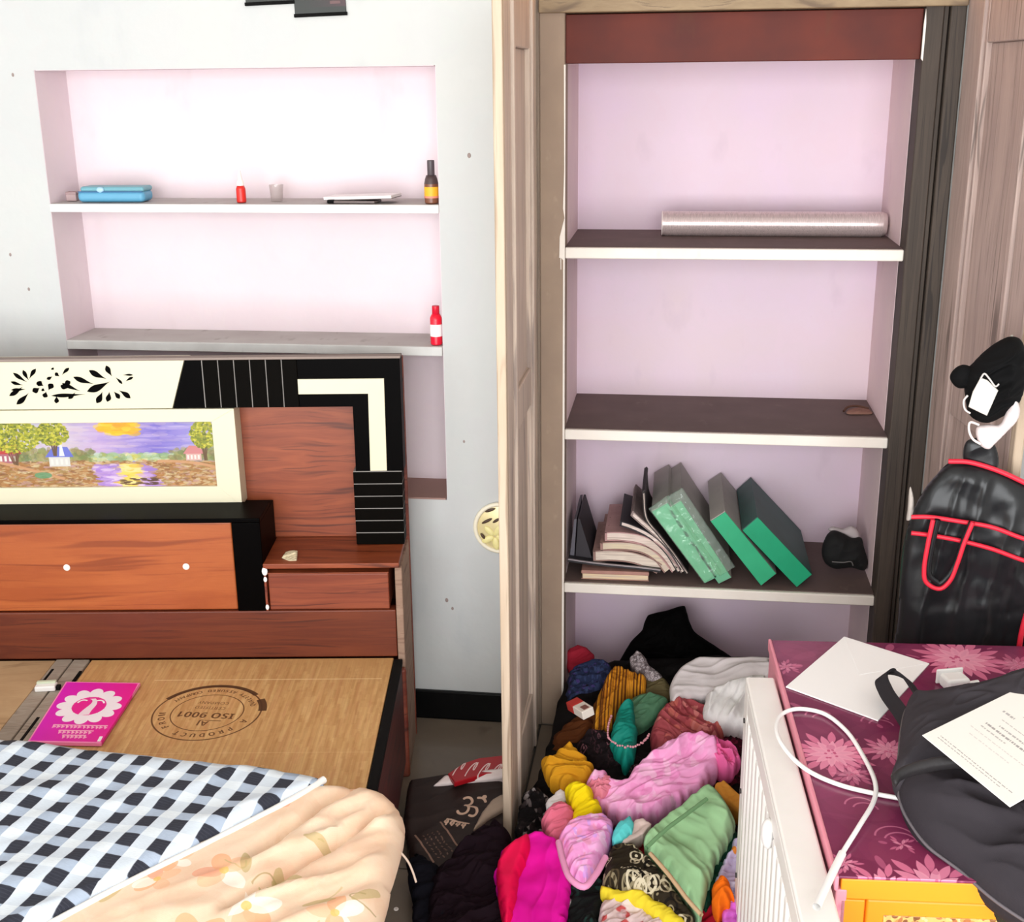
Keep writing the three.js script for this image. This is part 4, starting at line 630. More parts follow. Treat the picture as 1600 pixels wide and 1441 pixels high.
G('maroon_cloth', 'dark maroon patterned cloth at the right edge of the heap behind the pink dress', 'cloth', [[1110, 1150], [1140, 1140], [1172, 1150], [1172, 1270], [1150, 1262], [1130, 1230], [1110, 1200]], 0.12, 0.3, { z: 0.2, T: 0.02, B: 0.08, amp: 0.02, grid: 44, seed: 47 }, fabric(0xffffff, { map: printed(256, 17, '#3a0d1c', ['#7a1d3a', '#1a070d', '#5c1228'], 'dense', 0.2) }));
const pinkMap = printed(512, 18, '#f5a6d4', ['#f7b0da', '#f19acc', '#f9bede', '#ef90c6'], 'dense', 0.4);
{
  const o = thing('pink_dress', 'bright pink net dress with a ruffled end sprawled over the middle of the heap', 'dress');
  const g = (n, px, h, t, op, m) => garment(n, '', '', px, h, t, op, m, o);
  g('skirt', [[916, 1234], [924, 1216], [940, 1212], [958, 1226], [978, 1226], [990, 1206], [1012, 1188], [1036, 1172], [1066, 1160], [1098, 1160], [1122, 1170], [1126, 1200], [1098, 1232], [1060, 1262], [1020, 1280], [985, 1284], [952, 1276], [930, 1258]], 0.2, 0.3, { z: 0.2, T: 0.045, B: 0.09, amp: 0.016, fine: 0.0015, grid: 84, seed: 48, dir: 32, freq: 13, stretch: 3 }, fabric(0xffffff, { map: pinkMap, roughness: 0.7 }));
  g('ruffle', [[1096, 1164], [1120, 1158], [1140, 1164], [1152, 1176], [1158, 1194], [1144, 1204], [1126, 1206], [1108, 1192]], 0.215, 0.35, { z: 0.2, T: 0.035, B: 0.05, amp: 0.03, grid: 50, seed: 49, dir: 120, freq: 34 }, fabric('#ee6aa6'));
  g('frill', [[916, 1232], [922, 1216], [936, 1210], [952, 1216], [958, 1232], [946, 1248], [928, 1250]], 0.225, 0.35, { z: 0.2, T: 0.02, B: 0.03, amp: 0.02, grid: 36, seed: 50, freq: 40 }, fabric('#e88a9c'));
}
G('mustard_sweater', 'mustard yellow knitted sweater bunched at the left of the heap', 'sweater', [[845, 1194], [862, 1188], [876, 1176], [890, 1166], [904, 1178], [922, 1198], [926, 1216], [912, 1232], [884, 1236], [862, 1222], [850, 1208]], 0.19, 0.3, { z: 0.2, T: 0.04, B: 0.1, amp: 0.022, grid: 54, seed: 51, dir: -8, freq: 26, stretch: 9, fine: 0 }, fabric('#d1931c', { bumpScale: 0.0012 }));
G('yellow_cloth', 'lemon yellow cloth hanging below the mustard sweater', 'cloth', [[884, 1236], [902, 1228], [920, 1232], [930, 1252], [940, 1270], [926, 1284], [908, 1296], [897, 1282], [896, 1260]], 0.19, 0.25, { z: 0.28, T: 0.035, B: 0.09, amp: 0.016, grid: 44, seed: 52 }, fabric('#f2d40c'));
G('white_scrap', 'small white cloth scrap under the mustard sweater at the left of the heap', 'cloth', [[853, 1256], [864, 1244], [876, 1234], [886, 1250], [876, 1266], [864, 1268]], 0.15, 0.25, { z: 0.28, T: 0.015, B: 0.08, amp: 0.008, grid: 28, seed: 53 }, fabric('#f1ecee'));
G('lace_veil', 'black lace veil with white speckles between the cupboard door and the heap', 'veil', [[806, 1300], [812, 1262], [826, 1240], [846, 1236], [862, 1256], [866, 1280], [852, 1306], [828, 1322]], 0.1, 0.25, { z: 0.35, T: 0.03, B: 0.07, amp: 0.02, grid: 48, seed: 54, freq: 28 }, fabric(0xffffff, { map: printed(512, 19, '#0d090a', ['#2a2222', '#6d6260', '#8f8684', '#1a1414'], 'dense', 0.22) }));
G('coral_cloth', 'coral pink cloth under the lemon yellow cloth', 'cloth', [[848, 1284], [860, 1264], [882, 1258], [896, 1270], [896, 1296], [880, 1316], [864, 1322], [852, 1304]], 0.165, 0.25, { z: 0.35, T: 0.03, B: 0.08, amp: 0.016, grid: 42, seed: 55 }, fabric('#e07088'));
{
  const o = thing('camisole', 'lilac-pink strapped top with a rounded piped edge, in front of the yellow cloth', 'top');
  garment('body', '', '', [[874, 1318], [886, 1298], [908, 1286], [930, 1280], [952, 1284], [958, 1304], [948, 1334], [934, 1360], [916, 1382], [897, 1378], [884, 1354]], 0.17, 0.22, { z: 0.4, T: 0.045, B: 0.08, amp: 0.012, grid: 60, seed: 56 }, fabric(0xffffff, { map: printed(256, 20, '#f0a0d6', ['#f6b4e0', '#e88cc8', '#d9a0e6', '#f9c9ea', '#f09cc0'], 'dense', 0.25) }), o);
  part('piping', tube([[873, 1316], [880, 1346], [892, 1374], [912, 1386], [930, 1368], [946, 1340]].map(([u, v]) => atY(u, v, 0.175)), 0.006, 50, 8), fabric('#f5a2cc'), o);
}
{
  const o = thing('face_mask', 'aqua cloth face mask with a white rim below the pink dress', 'mask');
  garment('panel', '', '', [[956, 1308], [964, 1290], [982, 1278], [990, 1284], [988, 1300], [974, 1312], [960, 1316]], 0.185, 0.22, { z: 0.42, T: 0.014, B: 0.05, rim: 0.02, amp: 0.004, grid: 36, seed: 57 }, fabric('#5fd0cf'), o);
  garment('edge', '', '', [[984, 1296], [992, 1282], [1008, 1280], [1018, 1288], [1004, 1304], [982, 1316], [962, 1320], [966, 1313]], 0.178, 0.22, { z: 0.42, T: 0.01, B: 0.05, rim: 0.015, amp: 0.006, grid: 40, seed: 58 }, fabric('#d8c0b8'), o);
}
G('red_frock', 'deep red cloth peeping out between the mint kameez and the black printed cloth', 'cloth', [[982, 1330], [996, 1314], [1016, 1316], [1034, 1340], [1064, 1390], [1110, 1420], [1160, 1400], [1180, 1480], [1060, 1490], [1010, 1400]], 0.1, 0.2, { z: 0.45, T: 0.02, B: 0.06, amp: 0.016, grid: 60, seed: 59 }, fabric('#a80f26'));
{
  const o = thing('mint_kameez', 'pale mint green cotton tunic with a gathered waist at the right front of the heap', 'tunic');
  garment('body', '', '', [[1006, 1314], [1036, 1284], [1070, 1258], [1102, 1234], [1120, 1244], [1136, 1266], [1148, 1292], [1134, 1318], [1120, 1346], [1106, 1384], [1096, 1432], [1076, 1408], [1044, 1366], [1018, 1336]], 0.185, 0.22, { z: 0.42, T: 0.04, B: 0.09, amp: 0.012, fine: 0.001, grid: 84, seed: 60, dir: -50, freq: 8, stretch: 6 }, fabric('#9cc795'), o);
  part('gathered_seam', tube([[1010, 1316], [1040, 1288], [1072, 1264], [1104, 1240]].map(([u, v]) => atY(u, v + 9, 0.19)), 0.004, 40, 7), fabric('#7fae7c'), o);
  part('hem', tube([[1016, 1334], [1044, 1366], [1076, 1408], [1096, 1430]].map(([u, v]) => atY(u, v, 0.16)), 0.004, 40, 7), fabric('#d9b890'), o);
}
G('green_cloth', 'dark bottle green cloth edging the mint tunic on its right', 'cloth', [[1092, 1408], [1106, 1366], [1126, 1328], [1146, 1304], [1158, 1320], [1140, 1362], [1118, 1396], [1104, 1420]], 0.135, 0.2, { z: 0.45, T: 0.03, B: 0.08, amp: 0.012, grid: 44, seed: 61 }, fabric('#123f2c'));
G('amber_cloth', 'narrow amber cloth at the right edge of the heap, beside the ribbed unit', 'cloth', [[1116, 1228], [1130, 1222], [1150, 1240], [1172, 1262], [1170, 1284], [1150, 1268], [1130, 1252]], 0.175, 0.25, { z: 0.3, T: 0.025, B: 0.08, amp: 0.012, grid: 40, seed: 62 }, fabric('#d9943a'));
{
  const o = thing('printed_wrap', 'black and cream printed cloth with a yellow border at the front of the heap', 'cloth');
  garment('body', '', '', [[942, 1386], [948, 1350], [956, 1328], [978, 1322], [1002, 1334], [1026, 1360], [1054, 1396], [1086, 1440], [1080, 1452], [1046, 1430], [1000, 1402], [960, 1396]], 0.15, 0.2, { z: 0.5, T: 0.035, B: 0.08, amp: 0.012, grid: 80, seed: 63 }, fabric(0xffffff, { map: printed(512, 22, '#2a2216', ['#b8ac90', '#8d8266', '#d3c8ac', '#4a3e2a', '#15100a'], 'rings', 0.24) }), o);
  garment('border', '', '', [[938, 1388], [950, 1390], [1000, 1396], [1040, 1416], [1076, 1448], [1060, 1462], [1018, 1430], [984, 1414], [942, 1404]], 0.152, 0.2, { z: 0.5, T: 0.022, B: 0.05, amp: 0.008, grid: 70, seed: 64 }, fabric('#e8d134'), o);
}
{
  const o = thing('magenta_kurta', 'vivid magenta cotton tunic at the front left of the heap below the cupboard door', 'tunic');
  garment('body', '', '', [[776, 1364], [786, 1336], [806, 1322], [832, 1308], [852, 1308], [872, 1324], [886, 1356], [890, 1400], [884, 1450], [868, 1500], [800, 1500], [788, 1450], [780, 1408]], 0.125, 0.2, { z: 0.55, T: 0.045, B: 0.09, amp: 0.016, fine: 0, grid: 76, seed: 65, dir: 80, freq: 8, stretch: 6 }, fabric('#e0089c', { roughness: 0.6 }), o);
  garment('facing', '', '', [[776, 1364], [786, 1336], [806, 1322], [828, 1312], [826, 1340], [812, 1372], [806, 1420], [796, 1460], [786, 1450], [779, 1408]], 0.14, 0.2, { z: 0.55, T: 0.045, B: 0.05, amp: 0.010, fine: 0, jag: 0.02, lump: 0.015, freq: 8, stretch: 6, grid: 50, seed: 66, dir: 80 }, fabric('#e6064a', { roughness: 0.6 }), o);
}
G('speckled_cloth', 'black cloth with white squiggles between the magenta tunic and the printed cloth', 'cloth', [[888, 1386], [906, 1372], [930, 1368], [946, 1382], [948, 1410], [936, 1440], [940, 1500], [884, 1500], [884, 1440]], 0.115, 0.2, { z: 0.52, T: 0.025, B: 0.07, amp: 0.014, grid: 50, seed: 67 }, fabric(0xffffff, { map: printed(256, 24, '#0a0d0c', ['#1a201e', '#c9d0c8', '#0a0d0c', '#16302a', '#070808'], 'rings', 0.3) }));
G('blush_cloth', 'pale blush and red patterned cloth at the front, below the yellow border', 'cloth', [[938, 1420], [960, 1408], [996, 1412], [1030, 1430], [1066, 1462], [1060, 1520], [940, 1520]], 0.125, 0.2, { z: 0.55, T: 0.03, B: 0.08, amp: 0.016, grid: 56, seed: 68 }, fabric(0xffffff, { map: printed(256, 25, '#d9c2c0', ['#c9aeb0', '#e9d8d4', '#b83a3a', '#e3d0cc', '#d0b8b8'], 'dense', 0.35) }));
G('print_blouse', 'lilac, white and orange printed blouse at the right front of the heap', 'blouse', [[1112, 1408], [1118, 1378], [1132, 1346], [1148, 1318], [1172, 1316], [1172, 1420], [1150, 1424], [1128, 1416]], 0.15, 0.2, { z: 0.48, T: 0.035, B: 0.09, amp: 0.016, grid: 56, seed: 69 }, fabric(0xffffff, { map: printed(512, 26, '#d0c4e4', ['#f07818', '#f6f2f4', '#c050c0', '#8f9ad0', '#f28a20', '#ece6f4', '#dcd4ea'], 'blobs', 0.34) }));
G('orange_cloth', 'bright orange cloth tucked beside the lilac printed blouse', 'cloth', [[1112, 1410], [1114, 1388], [1124, 1372], [1138, 1380], [1146, 1404], [1134, 1416], [1120, 1420]], 0.17, 0.2, { z: 0.48, T: 0.024, B: 0.06, amp: 0.01, grid: 34, seed: 70 }, fabric('#f2700e'));
G('orchid_cloth', 'orchid pink cloth at the bottom right of the heap against the white ribbed unit', 'cloth', [[1128, 1436], [1136, 1416], [1158, 1402], [1172, 1404], [1172, 1520], [1124, 1520]], 0.14, 0.2, { z: 0.55, T: 0.03, B: 0.08, amp: 0.014, grid: 44, seed: 71 }, fabric('#e070dc'));
// ------------------------------------------------------------------ on the floor between bed and cupboard door
{
  const o = thing('shopping_bag', 'dark brown paper shopping bag with pale printed lettering lying flat on the floor', 'bag');
  const t = canvasTex(1024, 1024, (c, w, h) => {
    c.fillStyle = '#220e0a'; c.fillRect(0, 0, w, h); const r = rng(41); c.strokeStyle = '#c9a48c'; c.lineCap = 'round';
    const at = (u, v) => { const d = onPlane(u, v, V(-0.36, 0.045, 0.47), V(0, 1, 0.12).normalize()).sub(V(-0.36, 0.035, 0.47)), nn = V(0, 1, 0.12).normalize(), f1 = UX.clone(), f2 = nn.clone().cross(f1); return [(d.dot(f1) / 0.36 + 0.5) * w, (0.5 - d.dot(f2) / 0.36) * h]; };
    c.save(); c.translate(...at(738, 1262)); c.rotate(0.25); c.scale(0.8, 1.0); c.lineWidth = 20; c.strokeStyle = '#d8b49c';
    c.beginPath(); c.arc(-60, -30, 38, -2.6, 1.4); c.stroke(); c.beginPath(); c.arc(-50, 44, 40, -1.6, 2.4); c.stroke(); c.beginPath(); c.moveTo(-20, 10); c.quadraticCurveTo(40, -10, 60, 40); c.quadraticCurveTo(70, 90, 20, 80); c.stroke(); c.beginPath(); c.moveTo(70, -70); c.quadraticCurveTo(40, -110, 0, -90); c.stroke(); c.beginPath(); c.arc(40, -110, 8, 0, 6.3); c.stroke();
    c.lineWidth = 14; for (let i = 0; i < 4; i++) { c.beginPath(); c.moveTo(-120 + i * 46, 150); c.lineTo(-84 + i * 46, 150); c.moveTo(-104 + i * 46, 150); c.lineTo(-104 + i * 46, 196); c.stroke(); c.beginPath(); c.arc(-112 + i * 46, 172, 12, 0, 4); c.stroke(); }
    c.restore();
    c.save(); c.translate(...at(682, 1310)); c.rotate(0.95); c.scale(0.72, 1.25); c.globalAlpha = 0.75; c.lineWidth = 9; c.strokeStyle = '#b8927c'; c.beginPath(); c.moveTo(-110, 80); c.lineTo(250, 80); c.stroke(); c.beginPath(); c.moveTo(-150, -60); c.lineTo(180, -60); c.stroke(); c.globalAlpha = 0.5; c.lineWidth = 7; for (let k = 0; k < 4; k++) for (let x = -60; x < 230; x += 26 + r() * 20) { c.beginPath(); c.moveTo(x, -20 + k * 24); c.lineTo(x + 8 + r() * 14, -20 + k * 24 + (r() - 0.5) * 10); c.stroke(); } c.restore();
  });
  t.repeat.set(1 / 0.36, 1 / 0.36); t.offset.set(0.5, 0.5);
  const offBed = (q) => { const d = q.clone().sub(BO), x = d.dot(bedX), z = d.dot(bedN); return x < 0.026 && z < 1.95 ? q.clone().addScaledVector(bedX, 0.026 - x) : q; };
  const bag = (px, h, op) => cloth({ p: V(-0.36, h, 0.47), n: V(0, 1, 0.12), pts: px.map(([u, v]) => offBed(onPlane(u, v, V(-0.36, h, 0.47), V(0, 1, 0.12).normalize()))), sharp: true, ...op });
  part('body', bag([[600, 1236], [640, 1222], [700, 1212], [783, 1206], [800, 1290], [770, 1330], [715, 1390], [640, 1345], [606, 1290]], 0.035, { T: 0.012, B: 0.025, rim: 0.015, amp: 0.006, freq: 10, grid: 70, seed: 72 }), std({ map: t, roughness: 0.6 }), o);
  part('folded_edge', bag([[738, 1300], [752, 1272], [768, 1252], [786, 1242], [800, 1262], [786, 1266], [766, 1278]], 0.055, { T: 0.008, B: 0.02, rim: 0.012, amp: 0.004, grid: 30, seed: 73 }), plain('#b09a88', 0.7), o);
  const pk = thing('red_packet', 'red packet with white scrollwork and a white edge on the floor against the cupboard door', 'packet');
  const rt = canvasTex(512, 256, (c, w, h) => { c.fillStyle = '#b00d1c'; c.fillRect(0, 0, w, h); c.strokeStyle = '#f3d8d4'; c.lineWidth = 9; c.lineCap = 'round'; for (let i = 0; i < 5; i++) { c.beginPath(); c.moveTo(40 + i * 95, 200); c.bezierCurveTo(60 + i * 95, 80, 130 + i * 95, 60, 100 + i * 95, 130); c.bezierCurveTo(90 + i * 95, 180, 70 + i * 95, 120, 110 + i * 95, 90); c.stroke(); } });
  const pp = [[700, 1208], [724, 1192], [748, 1184], [800, 1178], [806, 1206], [760, 1208], [710, 1222]].map(([u, v]) => atY(u, v, 0.075)), x0 = Math.min(...pp.map((q) => q.x)), x1 = Math.max(...pp.map((q) => q.x)), z0 = Math.min(...pp.map((q) => q.z)), z1 = Math.max(...pp.map((q) => q.z));
  const g = flat(pp.map((q) => [q.x, q.z]), 0.062, 0.012, 0.002), P = g.attributes.position, U = g.attributes.uv; for (let i = 0; i < P.count; i++) U.setXY(i, (P.getX(i) - x0) / (x1 - x0), 1 - (P.getZ(i) - z0) / (z1 - z0));
  part('face', g, std({ map: rt, roughness: 0.4 }), pk);
  part('edge', cloth({ p: V(-0.36, 0.06, 0.38), n: V(0, 1, 0.35), px: [[677, 1229], [696, 1212], [712, 1212], [760, 1204], [806, 1200], [806, 1214], [750, 1222]], sharp: true, T: 0.006, B: 0.05, rim: 0.008, amp: 0.001, grid: 50, seed: 74 }), plain('#f1e0dc', 0.6), pk);
  G('navy_trousers', 'dark navy cloth on the floor at the front left below the mattress corner', 'trousers', [[664, 1520], [646, 1420], [640, 1350], [652, 1336], [676, 1352], [700, 1400], [710, 1500]], 0.05, 0.1, { z: 0.7, T: 0.02, B: 0.06, amp: 0.012, grid: 50, seed: 75 }, fabric('#0f0e16', { specularIntensity: 0.2 }));
  G('plum_jacket', 'crumpled very dark plum jacket on the floor left of the magenta tunic', 'jacket', [[672, 1500], [668, 1420], [678, 1376], [704, 1348], [738, 1318], [768, 1296], [790, 1300], [800, 1340], [800, 1500]], 0.065, 0.12, { z: 0.6, T: 0.035, B: 0.08, amp: 0.025, grid: 70, seed: 76, freq: 12 }, fabric('#180a12', { specularIntensity: 0.25 }));
  const c = atY(619, 1420, 0.085); const bt = thing('button', 'tiny pale button lying on the dark navy cloth', 'button', [c.x, 0.083, c.z]); part('disc', lathe([[0.0001, 0], [0.004, 0], [0.0046, 0.001], [0.004, 0.0022], [0.003, 0.0016], [0.0001, 0.0016]], 20), plain('#d8cfc8', 0.4), bt); part('stud', new THREE.SphereGeometry(0.0012, 8, 6).translate(0, 0.002, 0), plain('#b0a49c', 0.4), bt);
}
// ------------------------------------------------------------------ chest with a magenta flowered top, and what lies on it
const CY = 0.55, CT = 3.23 * Math.PI / 180, CO = atY(1205, 1000, CY);
const chest = thing('chest', 'low chest with a glossy magenta flower-print top and an orange front', 'chest', [CO.x, 0, CO.z], CT);
const chN = V(Math.sin(CT), 0, Math.cos(CT)), chX = V(Math.cos(CT), 0, -Math.sin(CT));
const chAt = (u, v, y = CY) => { const p = atY(u, v, y).sub(CO); return [p.dot(chX), p.dot(chN)]; };
{
  const CW = 0.52, CD = 0.674, PPM = 1900;
  const top = canvasTex(Math.round(CW * PPM), Math.round(CD * PPM), (c, w, h) => {
    c.fillStyle = '#6f2549'; c.fillRect(0, 0, w, h); const r = rng(77);
    for (let i = 0; i < 240; i++) { c.globalAlpha = 0.1; c.fillStyle = ['#8a2f54', '#a84a6e', '#7c2a4a', '#b35a7c'][r() * 4 | 0]; c.beginPath(); c.ellipse(r() * w, r() * h, 40 + r() * 120, 30 + r() * 90, r() * 3, 0, 6.3); c.fill(); }
    const flower = (u, v, s, n, a0, al = 0.95) => { const [x, z] = chAt(u, v), X = x * PPM, Z = z * PPM; for (let ring = 2; ring >= 0; ring--) for (let i = 0; i < n; i++) { const a = a0 + ring * 0.3 + i / n * 6.283, R = s * (0.35 + 0.3 * ring); c.globalAlpha = al; c.fillStyle = ['#f0a0b8', '#e88aa8', '#dc7698'][ring]; c.save(); c.translate(X + Math.cos(a) * R, Z + Math.sin(a) * R); c.rotate(a); c.beginPath(); c.moveTo(-s * 0.34, 0); c.quadraticCurveTo(0, -s * 0.26, s * 0.46, 0); c.quadraticCurveTo(0, s * 0.26, -s * 0.34, 0); c.fill(); c.restore(); } c.globalAlpha = al; c.fillStyle = '#c9587e'; for (let i = 0; i < 9; i++) { c.beginPath(); c.arc(X + (r() - 0.5) * s * 0.5, Z + (r() - 0.5) * s * 0.5, s * 0.05, 0, 6.3); c.fill(); } };
    flower(1500, 1030, 110, 11, 0.1); flower(1300, 1178, 88, 10, 0.5); flower(1388, 1172, 58, 8, 0.2, 0.85); flower(1330, 1210, 50, 7, 0.2, 0.6); flower(1228, 1042, 40, 6, 0.2, 0.6); flower(1590, 1040, 60, 8, 0, 0.6);
    flower(1385, 1388, 70, 7, 0.8); flower(1460, 1385, 90, 8, 0.3); flower(1320, 1350, 34, 6, 0.4, 0.8); flower(1410, 1320, 30, 4, 0.4, 0.7);
    c.strokeStyle = '#d9809e'; c.lineWidth = 5; for (const [u, v, R] of [[1400, 1310, 50], [1345, 1260, 40], [1280, 1120, 40], [1520, 1110, 80], [1370, 1130, 44]]) { const [x, z] = chAt(u, v); c.globalAlpha = 0.7; c.beginPath(); c.arc(x * PPM, z * PPM, R, 3.3, 5.8); c.stroke(); c.beginPath(); c.arc(x * PPM + 10, z * PPM + 16, R * 0.8, 3.5, 6.2); c.stroke(); }
    for (let i = 0; i < 30; i++) { c.globalAlpha = 0.55; c.fillStyle = '#d0708f'; c.beginPath(); c.ellipse(r() * w, r() * h, 7 + r() * 26, 4 + r() * 10, r() * 3, 0, 6.3); c.fill(); } c.globalAlpha = 1;
  });
  const g = bx(0, CW, CY - 0.004, CY, 0, CD, 0.0015), p = g.attributes.position, u = g.attributes.uv; for (let i = 0; i < p.count; i++) u.setXY(i, p.getX(i) / CW, 1 - p.getZ(i) / CD);
  part('top', g, std({ map: top, roughness: 0.22 }), chest, 'magenta top with pink flowers');
  part('edge_band', merge([bx(-0.005, 0.0005, CY - 0.02, CY + 0.0012, -0.002, CD + 0.003, 0.002)]), M.pinkEdge, chest, 'light pink edge band');
  part('side_panel', bx(-0.002, 0.012, 0.01, CY - 0.02, 0, CD, 0.002), std({ map: paint('#e9a0ae', '#d98a9c', '#c06a84', 78, 0.2, 0.7), roughness: 0.5 }), chest);
  part('side_panel', bx(CW - 0.012, CW, 0.01, CY - 0.018, 0, CD, 0.002), M.pinkEdge, chest);
  part('back_panel', bx(0.012, CW - 0.012, 0.01, CY - 0.018, 0, 0.01, 0.001), M.pinkEdge, chest);
  part('carcass', bx(0.012, CW - 0.012, 0.01, CY - 0.005, 0.01, CD - 0.012, 0), M.orange, chest);
  const fr = part('front_frame', merge([bx(0.004, CW, CY - 0.034, CY - 0.0045, CD - 0.014, CD - 0.001, 0.002), bx(0.004, 0.035, 0.01, CY - 0.034, CD - 0.014, CD, 0.002), bx(CW - 0.035, CW, 0.01, CY - 0.034, CD - 0.014, CD, 0.002), bx(0.035, CW - 0.035, 0.01, 0.04, CD - 0.014, CD, 0.002), bx(0.035, CW - 0.035, 0.27, 0.285, CD - 0.014, CD, 0.002)]), M.orange, chest, 'orange plastic front frame');
  const st = printed(512, 79, '#e9b06a', ['#c98a4a', '#f6d79a', '#7a4a2a', '#f2c070', '#a8643a'], 'dense', 0.12);
  for (const [y0, y1] of [[0.287, CY - 0.036], [0.042, 0.268]]) {
    const d = part('drawer', bx(0.038, CW - 0.038, y0, y1, CD - 0.02, CD - 0.005, 0.004), M.orange, chest);
    part('sticker', bx(0.06, CW - 0.06, y0 + 0.03, y1 - 0.022, CD - 0.0055, CD - 0.0035, 0.0008), std({ map: st, roughness: 0.4 }), d, 'speckled patterned sticker');
    part('handle', bx(CW / 2 - 0.06, CW / 2 + 0.06, y1 - 0.016, y1 - 0.006, CD - 0.006, CD + 0.008, 0.004), plain('#f7a836', 0.35), d);
  }
}
{ // narrow white unit beside it
  const hy = CY - 0.012, o3 = atY(1165, 1057, hy), wU = chAt(1213, 1056, hy)[0] - chAt(1165, 1057, hy)[0] - 0.004, LU = 0.8;
  const u = thing('ribbed_unit', 'narrow white plastic unit with a vertically ribbed side standing beside the magenta chest', 'unit', [o3.x, 0, o3.z], CT);
  const wh = std({ map: paint('#f4f1ec', '#ece8e2', '#d3cdc6', 80, 0.4, 0.4), roughness: 0.4 });
  part('body', bx(0.012, wU, 0.012, hy - 0.002, 0.003, LU, 0.003), wh, u);
  part('top_plate', bx(0, wU, hy - 0.012, hy, 0, LU + 0.004, 0.004), wh, u);
  part('end_post', bx(0, 0.02, 0.004, hy - 0.012, 0, 0.042, 0.003), wh, u); part('end_post', bx(0, 0.02, 0.004, hy - 0.012, LU - 0.04, LU, 0.003), wh, u);
  part('side_rail', bx(0, 0.016, hy - 0.05, hy - 0.012, 0.042, LU - 0.04, 0.003), wh, u); part('side_rail', bx(0, 0.016, 0.004, 0.05, 0.042, LU - 0.04, 0.003), wh, u);
  for (let i = 0; i < 17; i++) part('rib', bx(-0.001, 0.014, 0.05, hy - 0.05, 0.05 + i * 0.0415, 0.074 + i * 0.0415, 0.007), wh, u);
  part('rib_backing', bx(0.0115, 0.0135, 0.05, hy - 0.05, 0.042, LU - 0.04, 0), plain('#9d948c', 0.7), u);
  for (const y of [0.466, 0.33, 0.16]) part('screw', new THREE.CylinderGeometry(0.0045, 0.0045, 0.004, 14).rotateZ(Math.PI / 2).translate(-0.0005, y, 0.021), plain('#2a2624', 0.5), u);
  part('knob', new THREE.SphereGeometry(0.018, 20, 14).scale(0.55, 1.25, 1).translate(-0.003, hy - 0.062, 0.36), M.white, u);
}
{
  const y0 = CY + 0.0006, env = [[1319, 995], [1452, 1037], [1372, 1126], [1228, 1073]].map(([u, v]) => atY(u, v, y0 + 0.002)), o = thing('envelope', 'plain white envelope lying on the magenta chest top beside the backpack', 'envelope');
  part('sheet', flat(env.map((q) => [q.x, q.z]), y0, 0.0025, 0.0005), M.paper, o);
  const m = env.reduce((s, q) => s.add(q), V(0, 0, 0)).multiplyScalar(0.25); part('flap', flat([env[0], env[1], m].map((q) => [q.x + (m.x - q.x) * 0.04, q.z + (m.z - q.z) * 0.04]), y0 + 0.0026, 0.0005, 0.0001), M.paper, o);
  // plug
  const pc = atY(1492, 1062, y0 + 0.015), pl = thing('charger', 'small white plug-in charger with metal pins lying behind the backpack', 'charger', [pc.x, y0, pc.z], 0.3);
  part('body', bx(-0.02, 0.02, 0, 0.022, -0.016, 0.016, 0.006), M.white, pl); part('flange', bx(-0.023, 0.023, 0.001, 0.026, -0.02, -0.0155, 0.003), M.white, pl);
  for (const x of [-0.009, 0.009]) part('pin', new THREE.CylinderGeometry(0.0022, 0.0022, 0.018, 12).rotateX(Math.PI / 2).translate(x, 0.014, -0.028), plain('#8d8680', 0.3, { metalness: 0.8 }), pl);
  part('strain_relief', new THREE.CylinderGeometry(0.004, 0.0055, 0.02, 14).rotateZ(Math.PI / 2).translate(0.028, 0.008, 0.006), M.white, pl);
  // cable
  const cab = [[1440, 1256], [1412, 1249], [1370, 1241], [1310, 1226], [1262, 1204], [1228, 1172], [1213, 1140], [1222, 1116], [1246, 1108], [1284, 1114], [1320, 1140], [1350, 1184], [1368, 1226], [1366, 1250], [1342, 1292], [1316, 1334], [1300, 1366], [1288, 1392]].map(([u, v], i) => atY(u, v, y0 + 0.004 + (i > 11 && i < 15 ? 0.007 : 0)));
  const cb = thing('white_cable', 'white charging cable looped over the edge of the magenta chest', 'cable');
  part('cord', tube(cab, 0.0033, 160, 10), M.white, cb); const e = cab[cab.length - 1], d = e.clone().sub(cab[cab.length - 2]).normalize();
  part('sleeve', tube([cab[cab.length - 3], cab[cab.length - 2].clone().lerp(e, 0.3), e, e.clone().addScaledVector(d, 0.035)], 0.0052, 30, 12), M.white, cb);
}
